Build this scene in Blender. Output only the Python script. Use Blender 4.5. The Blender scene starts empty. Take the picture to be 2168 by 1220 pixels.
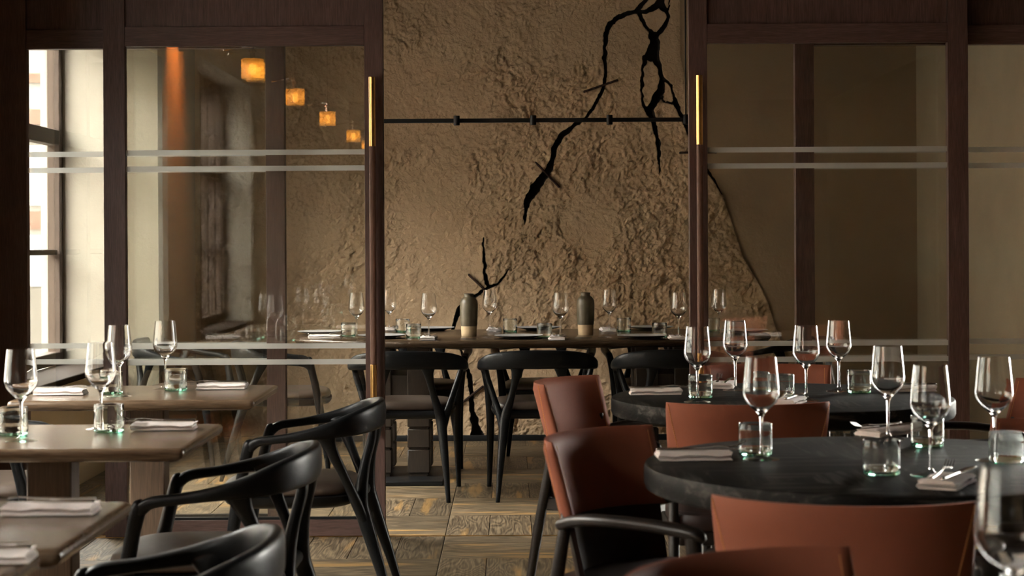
import bpy, bmesh, math, random
import numpy as np
from mathutils import Vector, Matrix

random.seed(7)
PI = math.pi
sc = bpy.context.scene
col = sc.collection

# ------------------------------------------------------------------ camera, world, light, exposure
FPX, CX, HY, CAM_Z, ROLL = 3800.0, 1084.0, 512.0, 1.25, math.radians(0.3)
cam_d = bpy.data.cameras.new('camera')
cam = bpy.data.objects.new('camera', cam_d)
col.objects.link(cam)
cam_d.sensor_fit = 'HORIZONTAL'
cam_d.sensor_width = 36.0
cam_d.lens = FPX / 2168.0 * 36.0
cam_d.shift_y = -(610.0 - HY) / 2168.0
cam_d.clip_start = 0.05
cam_d.clip_end = 300
cam_d.dof.use_dof = True
cam_d.dof.focus_distance = 8.3
cam_d.dof.aperture_fstop = 7.0
cam.matrix_world = Matrix.Translation((0, 0, CAM_Z)) @ Matrix.Rotation(PI / 2, 4, 'X') @ Matrix.Rotation(-ROLL, 4, 'Z')
sc.camera = cam

world = bpy.data.worlds.new('world')
sc.world = world
world.use_nodes = True
wnt = world.node_tree
wnt.nodes.clear()
wo = wnt.nodes.new('ShaderNodeOutputWorld')
wb = wnt.nodes.new('ShaderNodeBackground')
wt = wnt.nodes.new('ShaderNodeTexCoord')
ws = wnt.nodes.new('ShaderNodeSeparateXYZ')
wr = wnt.nodes.new('ShaderNodeValToRGB')
wnt.links.new(wt.outputs['Generated'], ws.inputs[0])
wnt.links.new(ws.outputs['Z'], wr.inputs[0])
wr.color_ramp.elements[0].position = 0.0
wr.color_ramp.elements[0].color = (1.0, 0.97, 0.92, 1)
wr.color_ramp.elements[1].position = 0.9
wr.color_ramp.elements[1].color = (1.0, 0.97, 0.91, 1)
wnt.links.new(wr.outputs[0], wb.inputs[0])
wb.inputs[1].default_value = 13.0
wnt.links.new(wb.outputs[0], wo.inputs[0])

sc.view_settings.view_transform = 'Standard'
sc.view_settings.look = 'None'
sc.view_settings.exposure = 2.08
sc.view_settings.gamma = 1.0
sc.view_settings.use_curve_mapping = False
sc.cycles.use_denoising = True
sc.cycles.max_bounces = 14
sc.cycles.diffuse_bounces = 5
sc.cycles.glossy_bounces = 6
sc.cycles.transmission_bounces = 14
sc.cycles.transparent_max_bounces = 32
sc.cycles.sample_clamp_indirect = 6.0
sc.cycles.blur_glossy = 0.6

# the windows of the left wall: (y0, y1); sill and head heights
WINS = [(-0.2, 2.3), (3.69, 6.6), (7.80, 10.1)]
SILL, HEADS = 0.55, [2.6, 2.45, 2.6]
for (y0, y1), HEAD in zip(WINS, HEADS):
    ld = bpy.data.lights.new('window_portal', 'AREA')
    ld.shape = 'RECTANGLE'
    ld.size = HEAD - SILL
    ld.size_y = y1 - y0
    ld.cycles.is_portal = True
    lo = bpy.data.objects.new('window_portal', ld)
    col.objects.link(lo)
    # local -Z of the light points into the room (+X)
    lo.matrix_world = Matrix.Translation((-2.66, (y0 + y1) / 2, (SILL + HEAD) / 2)) @ Matrix.Rotation(-PI / 2, 4, 'Y')


# ------------------------------------------------------------------ measuring helpers
def ray(px, py):
    u, v = (px - CX) / FPX, (HY - py) / FPX
    c, s = math.cos(ROLL), math.sin(ROLL)
    return u * c + v * s, -u * s + v * c


def on_z(px, py, z):
    u, v = ray(px, py)
    d = (z - CAM_Z) / v
    return u * d, d


def on_y(px, py, y):
    u, v = ray(px, py)
    return u * y, CAM_Z + v * y


# ------------------------------------------------------------------ materials
def new_mat(name):
    m = bpy.data.materials.new(name)
    m.use_nodes = True
    nt = m.node_tree
    nt.nodes.clear()
    out = nt.nodes.new('ShaderNodeOutputMaterial')
    return m, nt, out


def nd(nt, typ, ins=None, **props):
    n = nt.nodes.new(typ)
    for k, v in props.items():
        setattr(n, k, v)
    if ins:
        for k, v in ins.items():
            s = n.inputs[k]
            if isinstance(v, bpy.types.NodeSocket):
                nt.links.new(v, s)
            else:
                s.default_value = v
    return n


def c4(c):
    return (c[0], c[1], c[2], 1.0)


def ramp(nt, fac, stops):
    r = nt.nodes.new('ShaderNodeValToRGB')
    el = r.color_ramp.elements
    while len(el) < len(stops):
        el.new(0.5)
    for e, (p, c) in zip(el, stops):
        e.position = p
        e.color = c4(c) if len(c) == 3 else c
    nt.links.new(fac, r.inputs[0])
    return r.outputs[0]


def principled(nt, out, **ins):
    p = nt.nodes.new('ShaderNodeBsdfPrincipled')
    for k, v in ins.items():
        k = k.replace('_', ' ')
        if isinstance(v, bpy.types.NodeSocket):
            nt.links.new(v, p.inputs[k])
        else:
            p.inputs[k].default_value = v
    nt.links.new(p.outputs[0], out.inputs[0])
    return p


def simple(name, c, rough=0.5, metal=0.0, var=0.0, vscale=30.0, bump=0.0, bscale=200.0, spec=0.5):
    m, nt, out = new_mat(name)
    tc = nd(nt, 'ShaderNodeTexCoord')
    n = nd(nt, 'ShaderNodeTexNoise', {'Vector': tc.outputs['Object'], 'Scale': vscale, 'Detail': 5.0})
    cc = ramp(nt, n.outputs[0], [(0.3, [x * (1 - var) for x in c]), (0.7, [min(1, x * (1 + var)) for x in c])])
    kw = dict(Base_Color=cc, Roughness=rough, Metallic=metal)
    p = principled(nt, out, **kw)
    p.inputs['Specular IOR Level'].default_value = spec
    if bump > 0:
        n2 = nd(nt, 'ShaderNodeTexNoise', {'Vector': tc.outputs['Object'], 'Scale': bscale, 'Detail': 4.0})
        b = nd(nt, 'ShaderNodeBump', {'Height': n2.outputs[0], 'Strength': bump, 'Distance': 0.01})
        nt.links.new(b.outputs[0], p.inputs['Normal'])
    return m


def wood(name, dark, light, axis='X', rough=0.4, fine=60.0, stretch=14.0, rand=False, bump=0.15, spec=0.5):
    """straight grained stained wood, grain running along the given local axis"""
    m, nt, out = new_mat(name)
    tc = nd(nt, 'ShaderNodeTexCoord')
    vec = tc.outputs['Object']
    if rand:
        oi = nd(nt, 'ShaderNodeObjectInfo')
        vec = nd(nt, 'ShaderNodeVectorMath', {0: vec, 1: oi.outputs['Location']}, operation='ADD').outputs[0]
    s = [fine, fine, fine]
    s['XYZ'.index(axis)] = fine / stretch
    mp = nd(nt, 'ShaderNodeMapping', {'Vector': vec, 'Scale': s})
    n1 = nd(nt, 'ShaderNodeTexNoise', {'Vector': mp.outputs[0], 'Scale': 1.0, 'Detail': 6.0, 'Roughness': 0.65})
    s2 = [x * 4 for x in s]
    mp2 = nd(nt, 'ShaderNodeMapping', {'Vector': vec, 'Scale': s2})
    n2 = nd(nt, 'ShaderNodeTexNoise', {'Vector': mp2.outputs[0], 'Scale': 1.0, 'Detail': 3.0})
    mx = nd(nt, 'ShaderNodeMath', {0: n1.outputs[0], 1: n2.outputs[0]}, operation='ADD')
    md = nd(nt, 'ShaderNodeMath', {0: mx.outputs[0], 1: 0.5}, operation='MULTIPLY')
    cc = ramp(nt, md.outputs[0], [(0.32, dark), (0.52, [(a + b) / 2 for a, b in zip(dark, light)]), (0.68, light)])
    p = principled(nt, out, Base_Color=cc, Roughness=rough)
    p.inputs['Specular IOR Level'].default_value = spec
    b = nd(nt, 'ShaderNodeBump', {'Height': md.outputs[0], 'Strength': bump, 'Distance': 0.004})
    nt.links.new(b.outputs[0], p.inputs['Normal'])
    return m


def plank_mat(name):
    """fumed oak: grey brown cathedral grain with ochre sapwood streaks; grain along local X"""
    m, nt, out = new_mat(name)
    tc = nd(nt, 'ShaderNodeTexCoord')
    geo = nd(nt, 'ShaderNodeNewGeometry')
    oi = nd(nt, 'ShaderNodeObjectInfo')
    isl = nd(nt, 'ShaderNodeMath', {0: oi.outputs['Random'], 1: geo.outputs['Random Per Island']}, operation='ADD')
    off = nd(nt, 'ShaderNodeMath', {0: isl.outputs[0], 1: 37.0}, operation='MULTIPLY')
    offv = nd(nt, 'ShaderNodeCombineXYZ', {0: off.outputs[0], 1: off.outputs[0], 2: off.outputs[0]})
    uv = nd(nt, 'ShaderNodeUVMap')
    v = nd(nt, 'ShaderNodeVectorMath', {0: uv.outputs[0], 1: offv.outputs[0]}, operation='ADD')
    # cathedral rings
    mp = nd(nt, 'ShaderNodeMapping', {'Vector': v.outputs[0], 'Scale': (1.0, 6.5, 1.0)})
    nz = nd(nt, 'ShaderNodeTexNoise', {'Vector': mp.outputs[0], 'Scale': 1.0, 'Detail': 2.5, 'Roughness': 0.5})
    rg = nd(nt, 'ShaderNodeMath', {0: nz.outputs[0], 1: 150.0}, operation='MULTIPLY')
    sn = nd(nt, 'ShaderNodeMath', {0: rg.outputs[0]}, operation='SINE')
    mpf = nd(nt, 'ShaderNodeMapping', {'Vector': v.outputs[0], 'Scale': (9.0, 160.0, 1.0)})
    nf = nd(nt, 'ShaderNodeTexNoise', {'Vector': mpf.outputs[0], 'Scale': 1.0, 'Detail': 4.0})
    gr = nd(nt, 'ShaderNodeMath', {0: sn.outputs[0], 1: 0.15}, operation='MULTIPLY')
    gs = nd(nt, 'ShaderNodeMath', {0: gr.outputs[0], 1: nf.outputs[0]}, operation='ADD')
    base = ramp(nt, gs.outputs[0], [(0.24, (0.050, 0.034, 0.020)), (0.5, (0.140, 0.100, 0.060)), (0.76, (0.27, 0.20, 0.122))])
    # ochre sapwood
    mps = nd(nt, 'ShaderNodeMapping', {'Vector': v.outputs[0], 'Scale': (1.3, 11.0, 1.0)})
    ns = nd(nt, 'ShaderNodeTexNoise', {'Vector': mps.outputs[0], 'Scale': 1.0, 'Detail': 3.0})
    sm = ramp(nt, ns.outputs[0], [(0.58, (0, 0, 0)), (0.66, (1, 1, 1))])
    smf = nd(nt, 'ShaderNodeMath', {0: sm, 1: 0.75}, operation='MULTIPLY')
    mix = nd(nt, 'ShaderNodeMix', data_type='RGBA')
    nt.links.new(smf.outputs[0], mix.inputs[0])
    nt.links.new(base, mix.inputs[6])
    mix.inputs[7].default_value = (0.48, 0.27, 0.090, 1)
    # tone per plank
    tone = nd(nt, 'ShaderNodeMapRange', {0: isl.outputs[0], 3: 0.68, 4: 1.2})
    fr = nd(nt, 'ShaderNodeMath', {0: isl.outputs[0]}, operation='FRACT')
    nt.links.new(fr.outputs[0], tone.inputs[0])
    mul = nd(nt, 'ShaderNodeMix', data_type='RGBA', blend_type='MULTIPLY')
    mul.inputs[0].default_value = 1.0
    nt.links.new(mix.outputs[2], mul.inputs[6])
    nt.links.new(tone.outputs[0], mul.inputs[7])
    p = principled(nt, out, Base_Color=mul.outputs[2], Roughness=0.42)
    b = nd(nt, 'ShaderNodeBump', {'Height': gs.outputs[0], 'Strength': 0.25, 'Distance': 0.004})
    nt.links.new(b.outputs[0], p.inputs['Normal'])
    return m


def plaster(name, c, var=0.12, bump=0.5, scale=9.0, fine=90.0):
    m, nt, out = new_mat(name)
    tc = nd(nt, 'ShaderNodeTexCoord')
    vec = tc.outputs['Object']
    n1 = nd(nt, 'ShaderNodeTexNoise', {'Vector': vec, 'Scale': 1.4, 'Detail': 7.0, 'Roughness': 0.6})
    cc = ramp(nt, n1.outputs[0], [(0.3, [x * (1 - var) for x in c]), (0.7, [x * (1 + var) for x in c])])
    n2 = nd(nt, 'ShaderNodeTexNoise', {'Vector': vec, 'Scale': scale, 'Detail': 8.0, 'Roughness': 0.62, 'Distortion': 0.6})
    n3 = nd(nt, 'ShaderNodeTexNoise', {'Vector': vec, 'Scale': fine, 'Detail': 4.0, 'Roughness': 0.7})
    ad = nd(nt, 'ShaderNodeMath', {0: n3.outputs[0], 1: 0.35}, operation='MULTIPLY')
    ad2 = nd(nt, 'ShaderNodeMath', {0: n2.outputs[0], 1: ad.outputs[0]}, operation='ADD')
    p = principled(nt, out, Base_Color=cc, Roughness=0.88)
    p.inputs['Specular IOR Level'].default_value = 0.25
    b = nd(nt, 'ShaderNodeBump', {'Height': ad2.outputs[0], 'Strength': bump, 'Distance': 0.014})
    nt.links.new(b.outputs[0], p.inputs['Normal'])
    return m


def thin_glass(name, tint=(0.945, 0.945, 0.925), f0=0.095):
    """a flat pane: what passes, plus a mirror share that grows towards grazing angles"""
    m, nt, out = new_mat(name)
    geo = nd(nt, 'ShaderNodeNewGeometry')
    dt = nd(nt, 'ShaderNodeVectorMath', {0: geo.outputs['Incoming'], 1: geo.outputs['Normal']}, operation='DOT_PRODUCT')
    ab = nd(nt, 'ShaderNodeMath', {0: dt.outputs['Value']}, operation='ABSOLUTE')
    om = nd(nt, 'ShaderNodeMath', {0: 1.0, 1: ab.outputs[0]}, operation='SUBTRACT')
    pw = nd(nt, 'ShaderNodeMath', {0: om.outputs[0], 1: 5.0}, operation='POWER')
    ma = nd(nt, 'ShaderNodeMath', {0: pw.outputs[0], 1: 1 - f0, 2: f0}, operation='MULTIPLY_ADD')
    t = nd(nt, 'ShaderNodeBsdfTransparent', {0: c4(tint)})
    g = nd(nt, 'ShaderNodeBsdfGlossy', {'Color': (1, 1, 1, 1), 'Roughness': 0.0})
    mx = nd(nt, 'ShaderNodeMixShader', {0: ma.outputs[0], 1: t.outputs[0], 2: g.outputs[0]})
    nt.links.new(mx.outputs[0], out.inputs[0])
    return m


def solid_glass(name, color, ior=1.5):
    m, nt, out = new_mat(name)
    g = nd(nt, 'ShaderNodeBsdfGlass', {'Color': c4(color), 'Roughness': 0.0, 'IOR': ior})
    nt.links.new(g.outputs[0], out.inputs[0])
    return m


def frosted(name):
    m, nt, out = new_mat(name)
    d = nd(nt, 'ShaderNodeBsdfDiffuse', {'Color': (0.72, 0.72, 0.70, 1)})
    tl = nd(nt, 'ShaderNodeBsdfTranslucent', {'Color': (0.72, 0.72, 0.70, 1)})
    t = nd(nt, 'ShaderNodeBsdfTransparent', {0: (0.9, 0.9, 0.9, 1)})
    a = nd(nt, 'ShaderNodeMixShader', {0: 0.42, 1: d.outputs[0], 2: tl.outputs[0]})
    b = nd(nt, 'ShaderNodeMixShader', {0: 0.42, 1: a.outputs[0], 2: t.outputs[0]})
    nt.links.new(b.outputs[0], out.inputs[0])
    return m


def emit(name, c, s):
    m, nt, out = new_mat(name)
    e = nd(nt, 'ShaderNodeEmission', {'Color': c4(c), 'Strength': s})
    nt.links.new(e.outputs[0], out.inputs[0])
    return m


def amber(name):
    m, nt, out = new_mat(name)
    t = nd(nt, 'ShaderNodeBsdfTransparent', {0: (0.95, 0.55, 0.16, 1)})
    tl = nd(nt, 'ShaderNodeBsdfTranslucent', {'Color': (0.95, 0.50, 0.10, 1)})
    g = nd(nt, 'ShaderNodeBsdfGlossy', {'Color': (1, 1, 1, 1), 'Roughness': 0.05})
    a = nd(nt, 'ShaderNodeMixShader', {0: 0.86, 1: t.outputs[0], 2: tl.outputs[0]})
    b = nd(nt, 'ShaderNodeMixShader', {0: 0.06, 1: a.outputs[0], 2: g.outputs[0]})
    nt.links.new(b.outputs[0], out.inputs[0])
    return m


def round_top_mat(name):
    """blackened oak, squares of veneer laid diagonally with fine seams"""
    m, nt, out = new_mat(name)
    tc = nd(nt, 'ShaderNodeTexCoord')
    vec = tc.outputs['Object']
    mp = nd(nt, 'ShaderNodeMapping', {'Vector': vec, 'Rotation': (0, 0, 0.75), 'Scale': (2.6, 2.6, 2.6)})
    ck = nd(nt, 'ShaderNodeTexChecker', {'Vector': mp.outputs[0], 'Scale': 1.0})
    ma = nd(nt, 'ShaderNodeMapping', {'Vector': vec, 'Rotation': (0, 0, 0.75), 'Scale': (34, 3, 34)})
    mb_ = nd(nt, 'ShaderNodeMapping', {'Vector': vec, 'Rotation': (0, 0, 0.75), 'Scale': (3, 34, 34)})
    mv = nd(nt, 'ShaderNodeMix', data_type='VECTOR')
    nt.links.new(ck.outputs['Fac'], mv.inputs[0])
    nt.links.new(ma.outputs[0], mv.inputs[4])
    nt.links.new(mb_.outputs[0], mv.inputs[5])
    n = nd(nt, 'ShaderNodeTexNoise', {'Vector': mv.outputs[1], 'Scale': 1.0, 'Detail': 6.0, 'Roughness': 0.65, 'Distortion': 0.5})
    n2 = nd(nt, 'ShaderNodeTexNoise', {'Vector': vec, 'Scale': 3.0, 'Detail': 4.0})
    cc = ramp(nt, n.outputs[0], [(0.36, (0.003, 0.003, 0.003)), (0.52, (0.009, 0.0086, 0.0078)), (0.66, (0.060, 0.057, 0.051))])
    rr = nd(nt, 'ShaderNodeMapRange', {0: n2.outputs[0], 3: 0.40, 4: 0.66})
    p = principled(nt, out, Base_Color=cc, Roughness=rr.outputs[0])
    b = nd(nt, 'ShaderNodeBump', {'Height': n.outputs[0], 'Strength': 0.5, 'Distance': 0.004})
    nt.links.new(b.outputs[0], p.inputs['Normal'])
    p.inputs['Specular IOR Level'].default_value = 0.12
    return m


M = {}
M['stucco'] = plaster('rough_tan_plaster', (0.50, 0.355, 0.222), 0.12, 1.0, 34.0, 110.0)
M['smooth'] = plaster('smooth_tan_plaster', (0.33, 0.27, 0.185), 0.12, 0.22, 6.0, 90.0)
M['pale'] = plaster('dimmed_cream_plaster', (0.28, 0.255, 0.21), 0.10, 0.25, 7.0, 90.0)  # reveal colour lowered to tame the strong window light
M['smooth_panel'] = plaster('smooth_brown_plaster_panel', (0.285, 0.205, 0.128), 0.12, 0.30, 9.0, 90.0)
M['tan'] = plaster('lightened_tan_wall_face', (0.56, 0.455, 0.31), 0.10, 0.35, 8.0, 90.0)  # wall faces lightened to make up for weak bounce light
M['pier'] = plaster('dimmed_plaster_pier', (0.150, 0.130, 0.092), 0.14, 0.30, 8.0, 90.0)  # pier front darkened to offset the window light on it
M['hollow'] = simple('crack_depth_shade', (0.012, 0.009, 0.006), 0.95)  # black stands in for the shade deep inside the cracks
M['iron'] = simple('rusted_iron', (0.030, 0.013, 0.008), 0.7, 0.3, 0.4, 60)
M['plank'] = plank_mat('fumed_oak')
M['subfloor'] = simple('dark_joint', (0.03, 0.022, 0.015), 0.9)
M['frame_v'] = wood('stained_oak_upright', (0.058, 0.028, 0.022), (0.135, 0.074, 0.060), 'Z', 0.5)
M['frame_h'] = wood('stained_oak_rail', (0.058, 0.028, 0.022), (0.135, 0.074, 0.060), 'X', 0.5)
M['handle_wood'] = wood('walnut_grip', (0.10, 0.048, 0.032), (0.21, 0.110, 0.078), 'Z', 0.6, spec=0.3)
M['brass'] = simple('brushed_brass', (0.78, 0.47, 0.17), 0.28, 1.0, 0.06, 80)
M['pane'] = thin_glass('clear_pane')
M['band'] = frosted('frosted_band')
M['black_metal'] = simple('black_metal', (0.007, 0.007, 0.0075), 0.5, spec=0.25)
M['black_wood'] = wood('blackened_ash', (0.005, 0.0055, 0.006), (0.0095, 0.010, 0.0108), 'X', 0.36, 40, 6, bump=0.15, spec=0.18)
M['brown_leather'] = simple('dark_brown_leather', (0.075, 0.053, 0.040), 0.42, 0, 0.15, 25, 0.12, 320)
M['dark_seat'] = simple('near_black_leather', (0.022, 0.010, 0.008), 0.5, 0, 0.1, 20, 0.1, 400, spec=0.3)
M['win_pane'] = thin_glass('window_pane', (0.96, 0.97, 0.96), 0.04)
M['terracotta'] = simple('terracotta_leather', (0.265, 0.088, 0.052), 0.60, 0, 0.07, 9, 0.10, 420, spec=0.12)
M['thread'] = simple('orange_thread', (0.60, 0.24, 0.08), 0.8)
M['wenge'] = wood('dark_wenge', (0.007, 0.005, 0.004), (0.020, 0.014, 0.011), 'Y', 0.36, 40, 8)
M['table_wood'] = wood('brown_oak_top', (0.070, 0.043, 0.025), (0.185, 0.125, 0.080), 'X', 0.23, 60, 16, True, 0.05)
M['table_leg'] = wood('brown_oak_leg', (0.055, 0.032, 0.018), (0.125, 0.078, 0.047), 'Z', 0.5, 70, 18)
M['oval_wood'] = wood('dark_oak_top', (0.034, 0.022, 0.013), (0.085, 0.055, 0.034), 'X', 0.22, 60, 20, False, 0.04)
M['oval_leg'] = wood('dark_oak_leg', (0.018, 0.012, 0.008), (0.042, 0.028, 0.018), 'Z', 0.5, 70, 14)
M['round_top'] = round_top_mat('blackened_oak_top')
M['pane_foot'] = thin_glass('thin_clear_glass', (0.98, 0.985, 0.98), 0.05)
M['wine'] = solid_glass('clear_wine_glass', (1.0, 1.0, 1.0), 1.48)
M['tumbler'] = solid_glass('pale_recycled_glass', (0.985, 0.998, 0.99), 1.45)
M['tumbler_base'] = solid_glass('green_recycled_glass', (0.70, 0.94, 0.86), 1.48)
M['linen'] = simple('blush_linen', (0.85, 0.78, 0.75), 0.9, 0, 0.05, 60, 0.2, 900)
M['steel'] = simple('polished_steel', (0.62, 0.60, 0.57), 0.22, 1.0)
M['plate_top'] = simple('pale_grey_glaze', (0.46, 0.46, 0.45), 0.32, 0, 0.06, 40)
M['plate_under'] = simple('black_stoneware', (0.018, 0.017, 0.016), 0.5)
M['glaze'] = simple('olive_grey_glaze', (0.100, 0.082, 0.052), 0.36, 0, 0.22, 22, 0.05, 150)
M['clay'] = simple('bare_cream_clay', (0.50, 0.37, 0.22), 0.85, 0, 0.08, 50, 0.1, 300)
M['ceiling'] = simple('dark_brown_ceiling', (0.035, 0.026, 0.019), 0.9, 0, 0.1, 4)
M['dark_wall'] = plaster('dark_brown_plaster', (0.05, 0.035, 0.024), 0.12, 0.3, 8.0, 80.0)
M['sill'] = simple('dark_stained_sill', (0.016, 0.010, 0.007), 0.85, 0, 0.2, 20, spec=0.1)
M['win_frame'] = simple('brown_painted_window_frame', (0.050, 0.034, 0.025), 0.7, 0, 0.1, 20, spec=0.25)
M['amber'] = amber('amber_ribbed_glass')
M['bulb'] = emit('glowing_bulb', (1.0, 0.66, 0.30), 7.0)
M['chrome'] = simple('chrome', (0.75, 0.74, 0.72), 0.1, 1.0)
M['street'] = simple('street_paving', (0.09, 0.082, 0.075), 0.9, 0, 0.15, 2)
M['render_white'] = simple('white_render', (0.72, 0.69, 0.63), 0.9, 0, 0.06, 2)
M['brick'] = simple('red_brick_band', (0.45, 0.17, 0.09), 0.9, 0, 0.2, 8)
M['far_render'] = simple('dimmed_cream_render', (0.085, 0.080, 0.072), 0.9, 0, 0.06, 2)  # far building's colours darkened to offset the bright daylight on it
M['far_brick'] = simple('dimmed_brick_band', (0.055, 0.020, 0.010), 0.9, 0, 0.2, 8)  # red brick copy darkened against the strong daylight
M['far_stone'] = simple('dimmed_stone_band', (0.045, 0.040, 0.033), 0.9, 0, 0.12, 3)  # stone copy darkened against the strong daylight
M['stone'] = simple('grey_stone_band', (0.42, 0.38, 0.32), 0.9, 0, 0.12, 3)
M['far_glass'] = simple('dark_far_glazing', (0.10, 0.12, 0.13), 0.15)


# ------------------------------------------------------------------ mesh helpers
class MB:
    """collects primitives, then becomes one mesh"""

    def __init__(self):
        self.v, self.f, self.uv = [], [], {}

    def add(self, vs, fs):
        o = len(self.v)
        self.v.extend([tuple(p) for p in vs])
        self.f.extend([tuple(i + o for i in f) for f in fs])
        return self

    def box(self, x0, x1, y0, y1, z0, z1, r=0.0, seg=2):
        if r <= 0:
            vs = [(x, y, z) for z in (z0, z1) for y in (y0, y1) for x in (x0, x1)]
            fs = [(0, 2, 3, 1), (4, 5, 7, 6), (0, 1, 5, 4), (2, 6, 7, 3), (0, 4, 6, 2), (1, 3, 7, 5)]
            return self.add(vs, fs)
        bm = bmesh.new()
        bmesh.ops.create_cube(bm, size=1.0)
        for v in bm.verts:
            v.co = Vector(((x0 + x1) / 2 + v.co.x * (x1 - x0), (y0 + y1) / 2 + v.co.y * (y1 - y0), (z0 + z1) / 2 + v.co.z * (z1 - z0)))
        bmesh.ops.bevel(bm, geom=bm.edges[:], offset=r, segments=seg, profile=0.5, affect='EDGES')
        bm.verts.index_update()
        vs = [v.co.copy() for v in bm.verts]
        fs = [[v.index for v in f.verts] for f in bm.faces]
        bm.free()
        return self.add(vs, fs)

    def lathe(self, prof, n=32, c=(0, 0, 0)):
        vs, rows = [], []
        for (r, z) in prof:
            if r < 1e-6:
                rows.append([len(vs)])
                vs.append((c[0], c[1], c[2] + z))
            else:
                rows.append(list(range(len(vs), len(vs) + n)))
                for k in range(n):
                    a = 2 * PI * k / n
                    vs.append((c[0] + r * math.cos(a), c[1] + r * math.sin(a), c[2] + z))
        fs = []
        for A, B in zip(rows[:-1], rows[1:]):
            for k in range(n):
                k2 = (k + 1) % n
                if len(A) == 1 and len(B) == 1:
                    continue
                if len(A) == 1:
                    fs.append((A[0], B[k2], B[k]))
                elif len(B) == 1:
                    fs.append((A[k], A[k2], B[0]))
                else:
                    fs.append((A[k], A[k2], B[k2], B[k]))
        return self.add(vs, fs)

    def stack(self, rings):
        """closed rings of equal length, bottom to top, capped"""
        n = len(rings[0])
        vs = [p for r in rings for p in r]
        fs = []
        for i in range(len(rings) - 1):
            for k in range(n):
                k2 = (k + 1) % n
                fs.append((i * n + k, i * n + k2, (i + 1) * n + k2, (i + 1) * n + k))
        fs.append(tuple(reversed(range(n))))
        fs.append(tuple(range((len(rings) - 1) * n, len(rings) * n)))
        return self.add(vs, fs)

    def sweep(self, pts, rad, n=12, up=(0, 0, 1), sub=5, sq=2.0):
        """elliptical tube along a smooth curve; rad entries are r or (side, up) half sizes"""
        P = [Vector(p) for p in pts]
        R = [Vector((r, r)) if not hasattr(r, '__len__') else Vector(r) for r in rad]

        def cr(a, b, c, d, t):
            return 0.5 * ((2 * b) + (c - a) * t + (2 * a - 5 * b + 4 * c - d) * t * t + (3 * b - a - 3 * c + d) * t ** 3)
        Q, S = [], []
        m = len(P)
        for i in range(m - 1):
            a, b, c, d = P[max(i - 1, 0)], P[i], P[i + 1], P[min(i + 2, m - 1)]
            ra, rb, rc, rd = R[max(i - 1, 0)], R[i], R[i + 1], R[min(i + 2, m - 1)]
            for k in range(sub):
                t = k / sub
                Q.append(cr(a, b, c, d, t))
                S.append(cr(ra, rb, rc, rd, t))
        Q.append(P[-1])
        S.append(R[-1])
        up = Vector(up)
        rings = []
        for i, q in enumerate(Q):
            t = (Q[min(i + 1, len(Q) - 1)] - Q[max(i - 1, 0)]).normalized()
            side = t.cross(up)
            if side.length < 1e-4:
                side = t.cross(Vector((0.3, 0.9, 0.2)))
            side.normalize()
            u = side.cross(t).normalized()
            ring = []
            for k in range(n):
                a, b = math.cos(2 * PI * k / n), math.sin(2 * PI * k / n)
                a, b = math.copysign(abs(a) ** (2 / sq), a), math.copysign(abs(b) ** (2 / sq), b)
                ring.append(q + side * (a * S[i][0]) + u * (b * S[i][1]))
            rings.append(ring)
        # rounded ends
        for end in (0, -1):
            t = (Q[1] - Q[0]).normalized() if end == 0 else (Q[-1] - Q[-2]).normalized()
            c = Q[end]
            s = min(S[end]) * 0.5
            ring = [c + (p - c) * 0.62 + t * (-s if end == 0 else s) for p in rings[end]]
            if end == 0:
                rings.insert(0, ring)
            else:
                rings.append(ring)
        vs = [p for r in rings for p in r]
        fs = []
        for i in range(len(rings) - 1):
            for k in range(n):
                k2 = (k + 1) % n
                fs.append((i * n + k, i * n + k2, (i + 1) * n + k2, (i + 1) * n + k))
        fs.append(tuple(reversed(range(n))))
        fs.append(tuple(range((len(rings) - 1) * n, len(rings) * n)))
        return self.add(vs, fs)

    def cyl(self, p0, p1, r, n=14):
        return self.sweep([p0, p1], [r, r], n, sub=1)

    def mesh(self, name, mat, smooth=True, angle=38.0):
        me = bpy.data.meshes.new(name)
        me.from_pydata([tuple(p) for p in self.v], [], self.f)
        bm = bmesh.new()
        bm.from_mesh(me)
        bmesh.ops.recalc_face_normals(bm, faces=bm.faces[:])
        bm.to_mesh(me)
        bm.free()
        if smooth:
            me.shade_smooth()
            me.set_sharp_from_angle(angle=math.radians(angle))
        if mat is not None:
            me.materials.append(mat)
        return me


def link(name, data, parent=None):
    o = bpy.data.objects.new(name, data)
    col.objects.link(o)
    if parent is not None:
        o.parent = parent
    return o


def tag(o, label=None, cat=None, group=None, kind=None):
    if label:
        o['label'] = label
    if cat:
        o['category'] = cat
    if group:
        o['group'] = group
    if kind:
        o['kind'] = kind
    return o


def rrect(w, d, r, z, n=6, cx=0.0, cy=0.0):
    """rounded rectangle ring"""
    pts = []
    for (sx, sy, a0) in ((1, 1, 0), (-1, 1, PI / 2), (-1, -1, PI), (1, -1, 1.5 * PI)):
        for k in range(n + 1):
            a = a0 + PI / 2 * k / n
            pts.append(Vector((cx + sx * (w / 2 - r) + r * math.cos(a), cy + sy * (d / 2 - r) + r * math.sin(a), z)))
    return pts


def superell(a, b, e, z, n=48, cx=0.0, cy=0.0):
    pts = []
    for k in range(n):
        t = 2 * PI * k / n
        c, s = math.cos(t), math.sin(t)
        pts.append(Vector((cx + a * math.copysign(abs(c) ** (2 / e), c), cy + b * math.copysign(abs(s) ** (2 / e), s), z)))
    return pts


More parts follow.
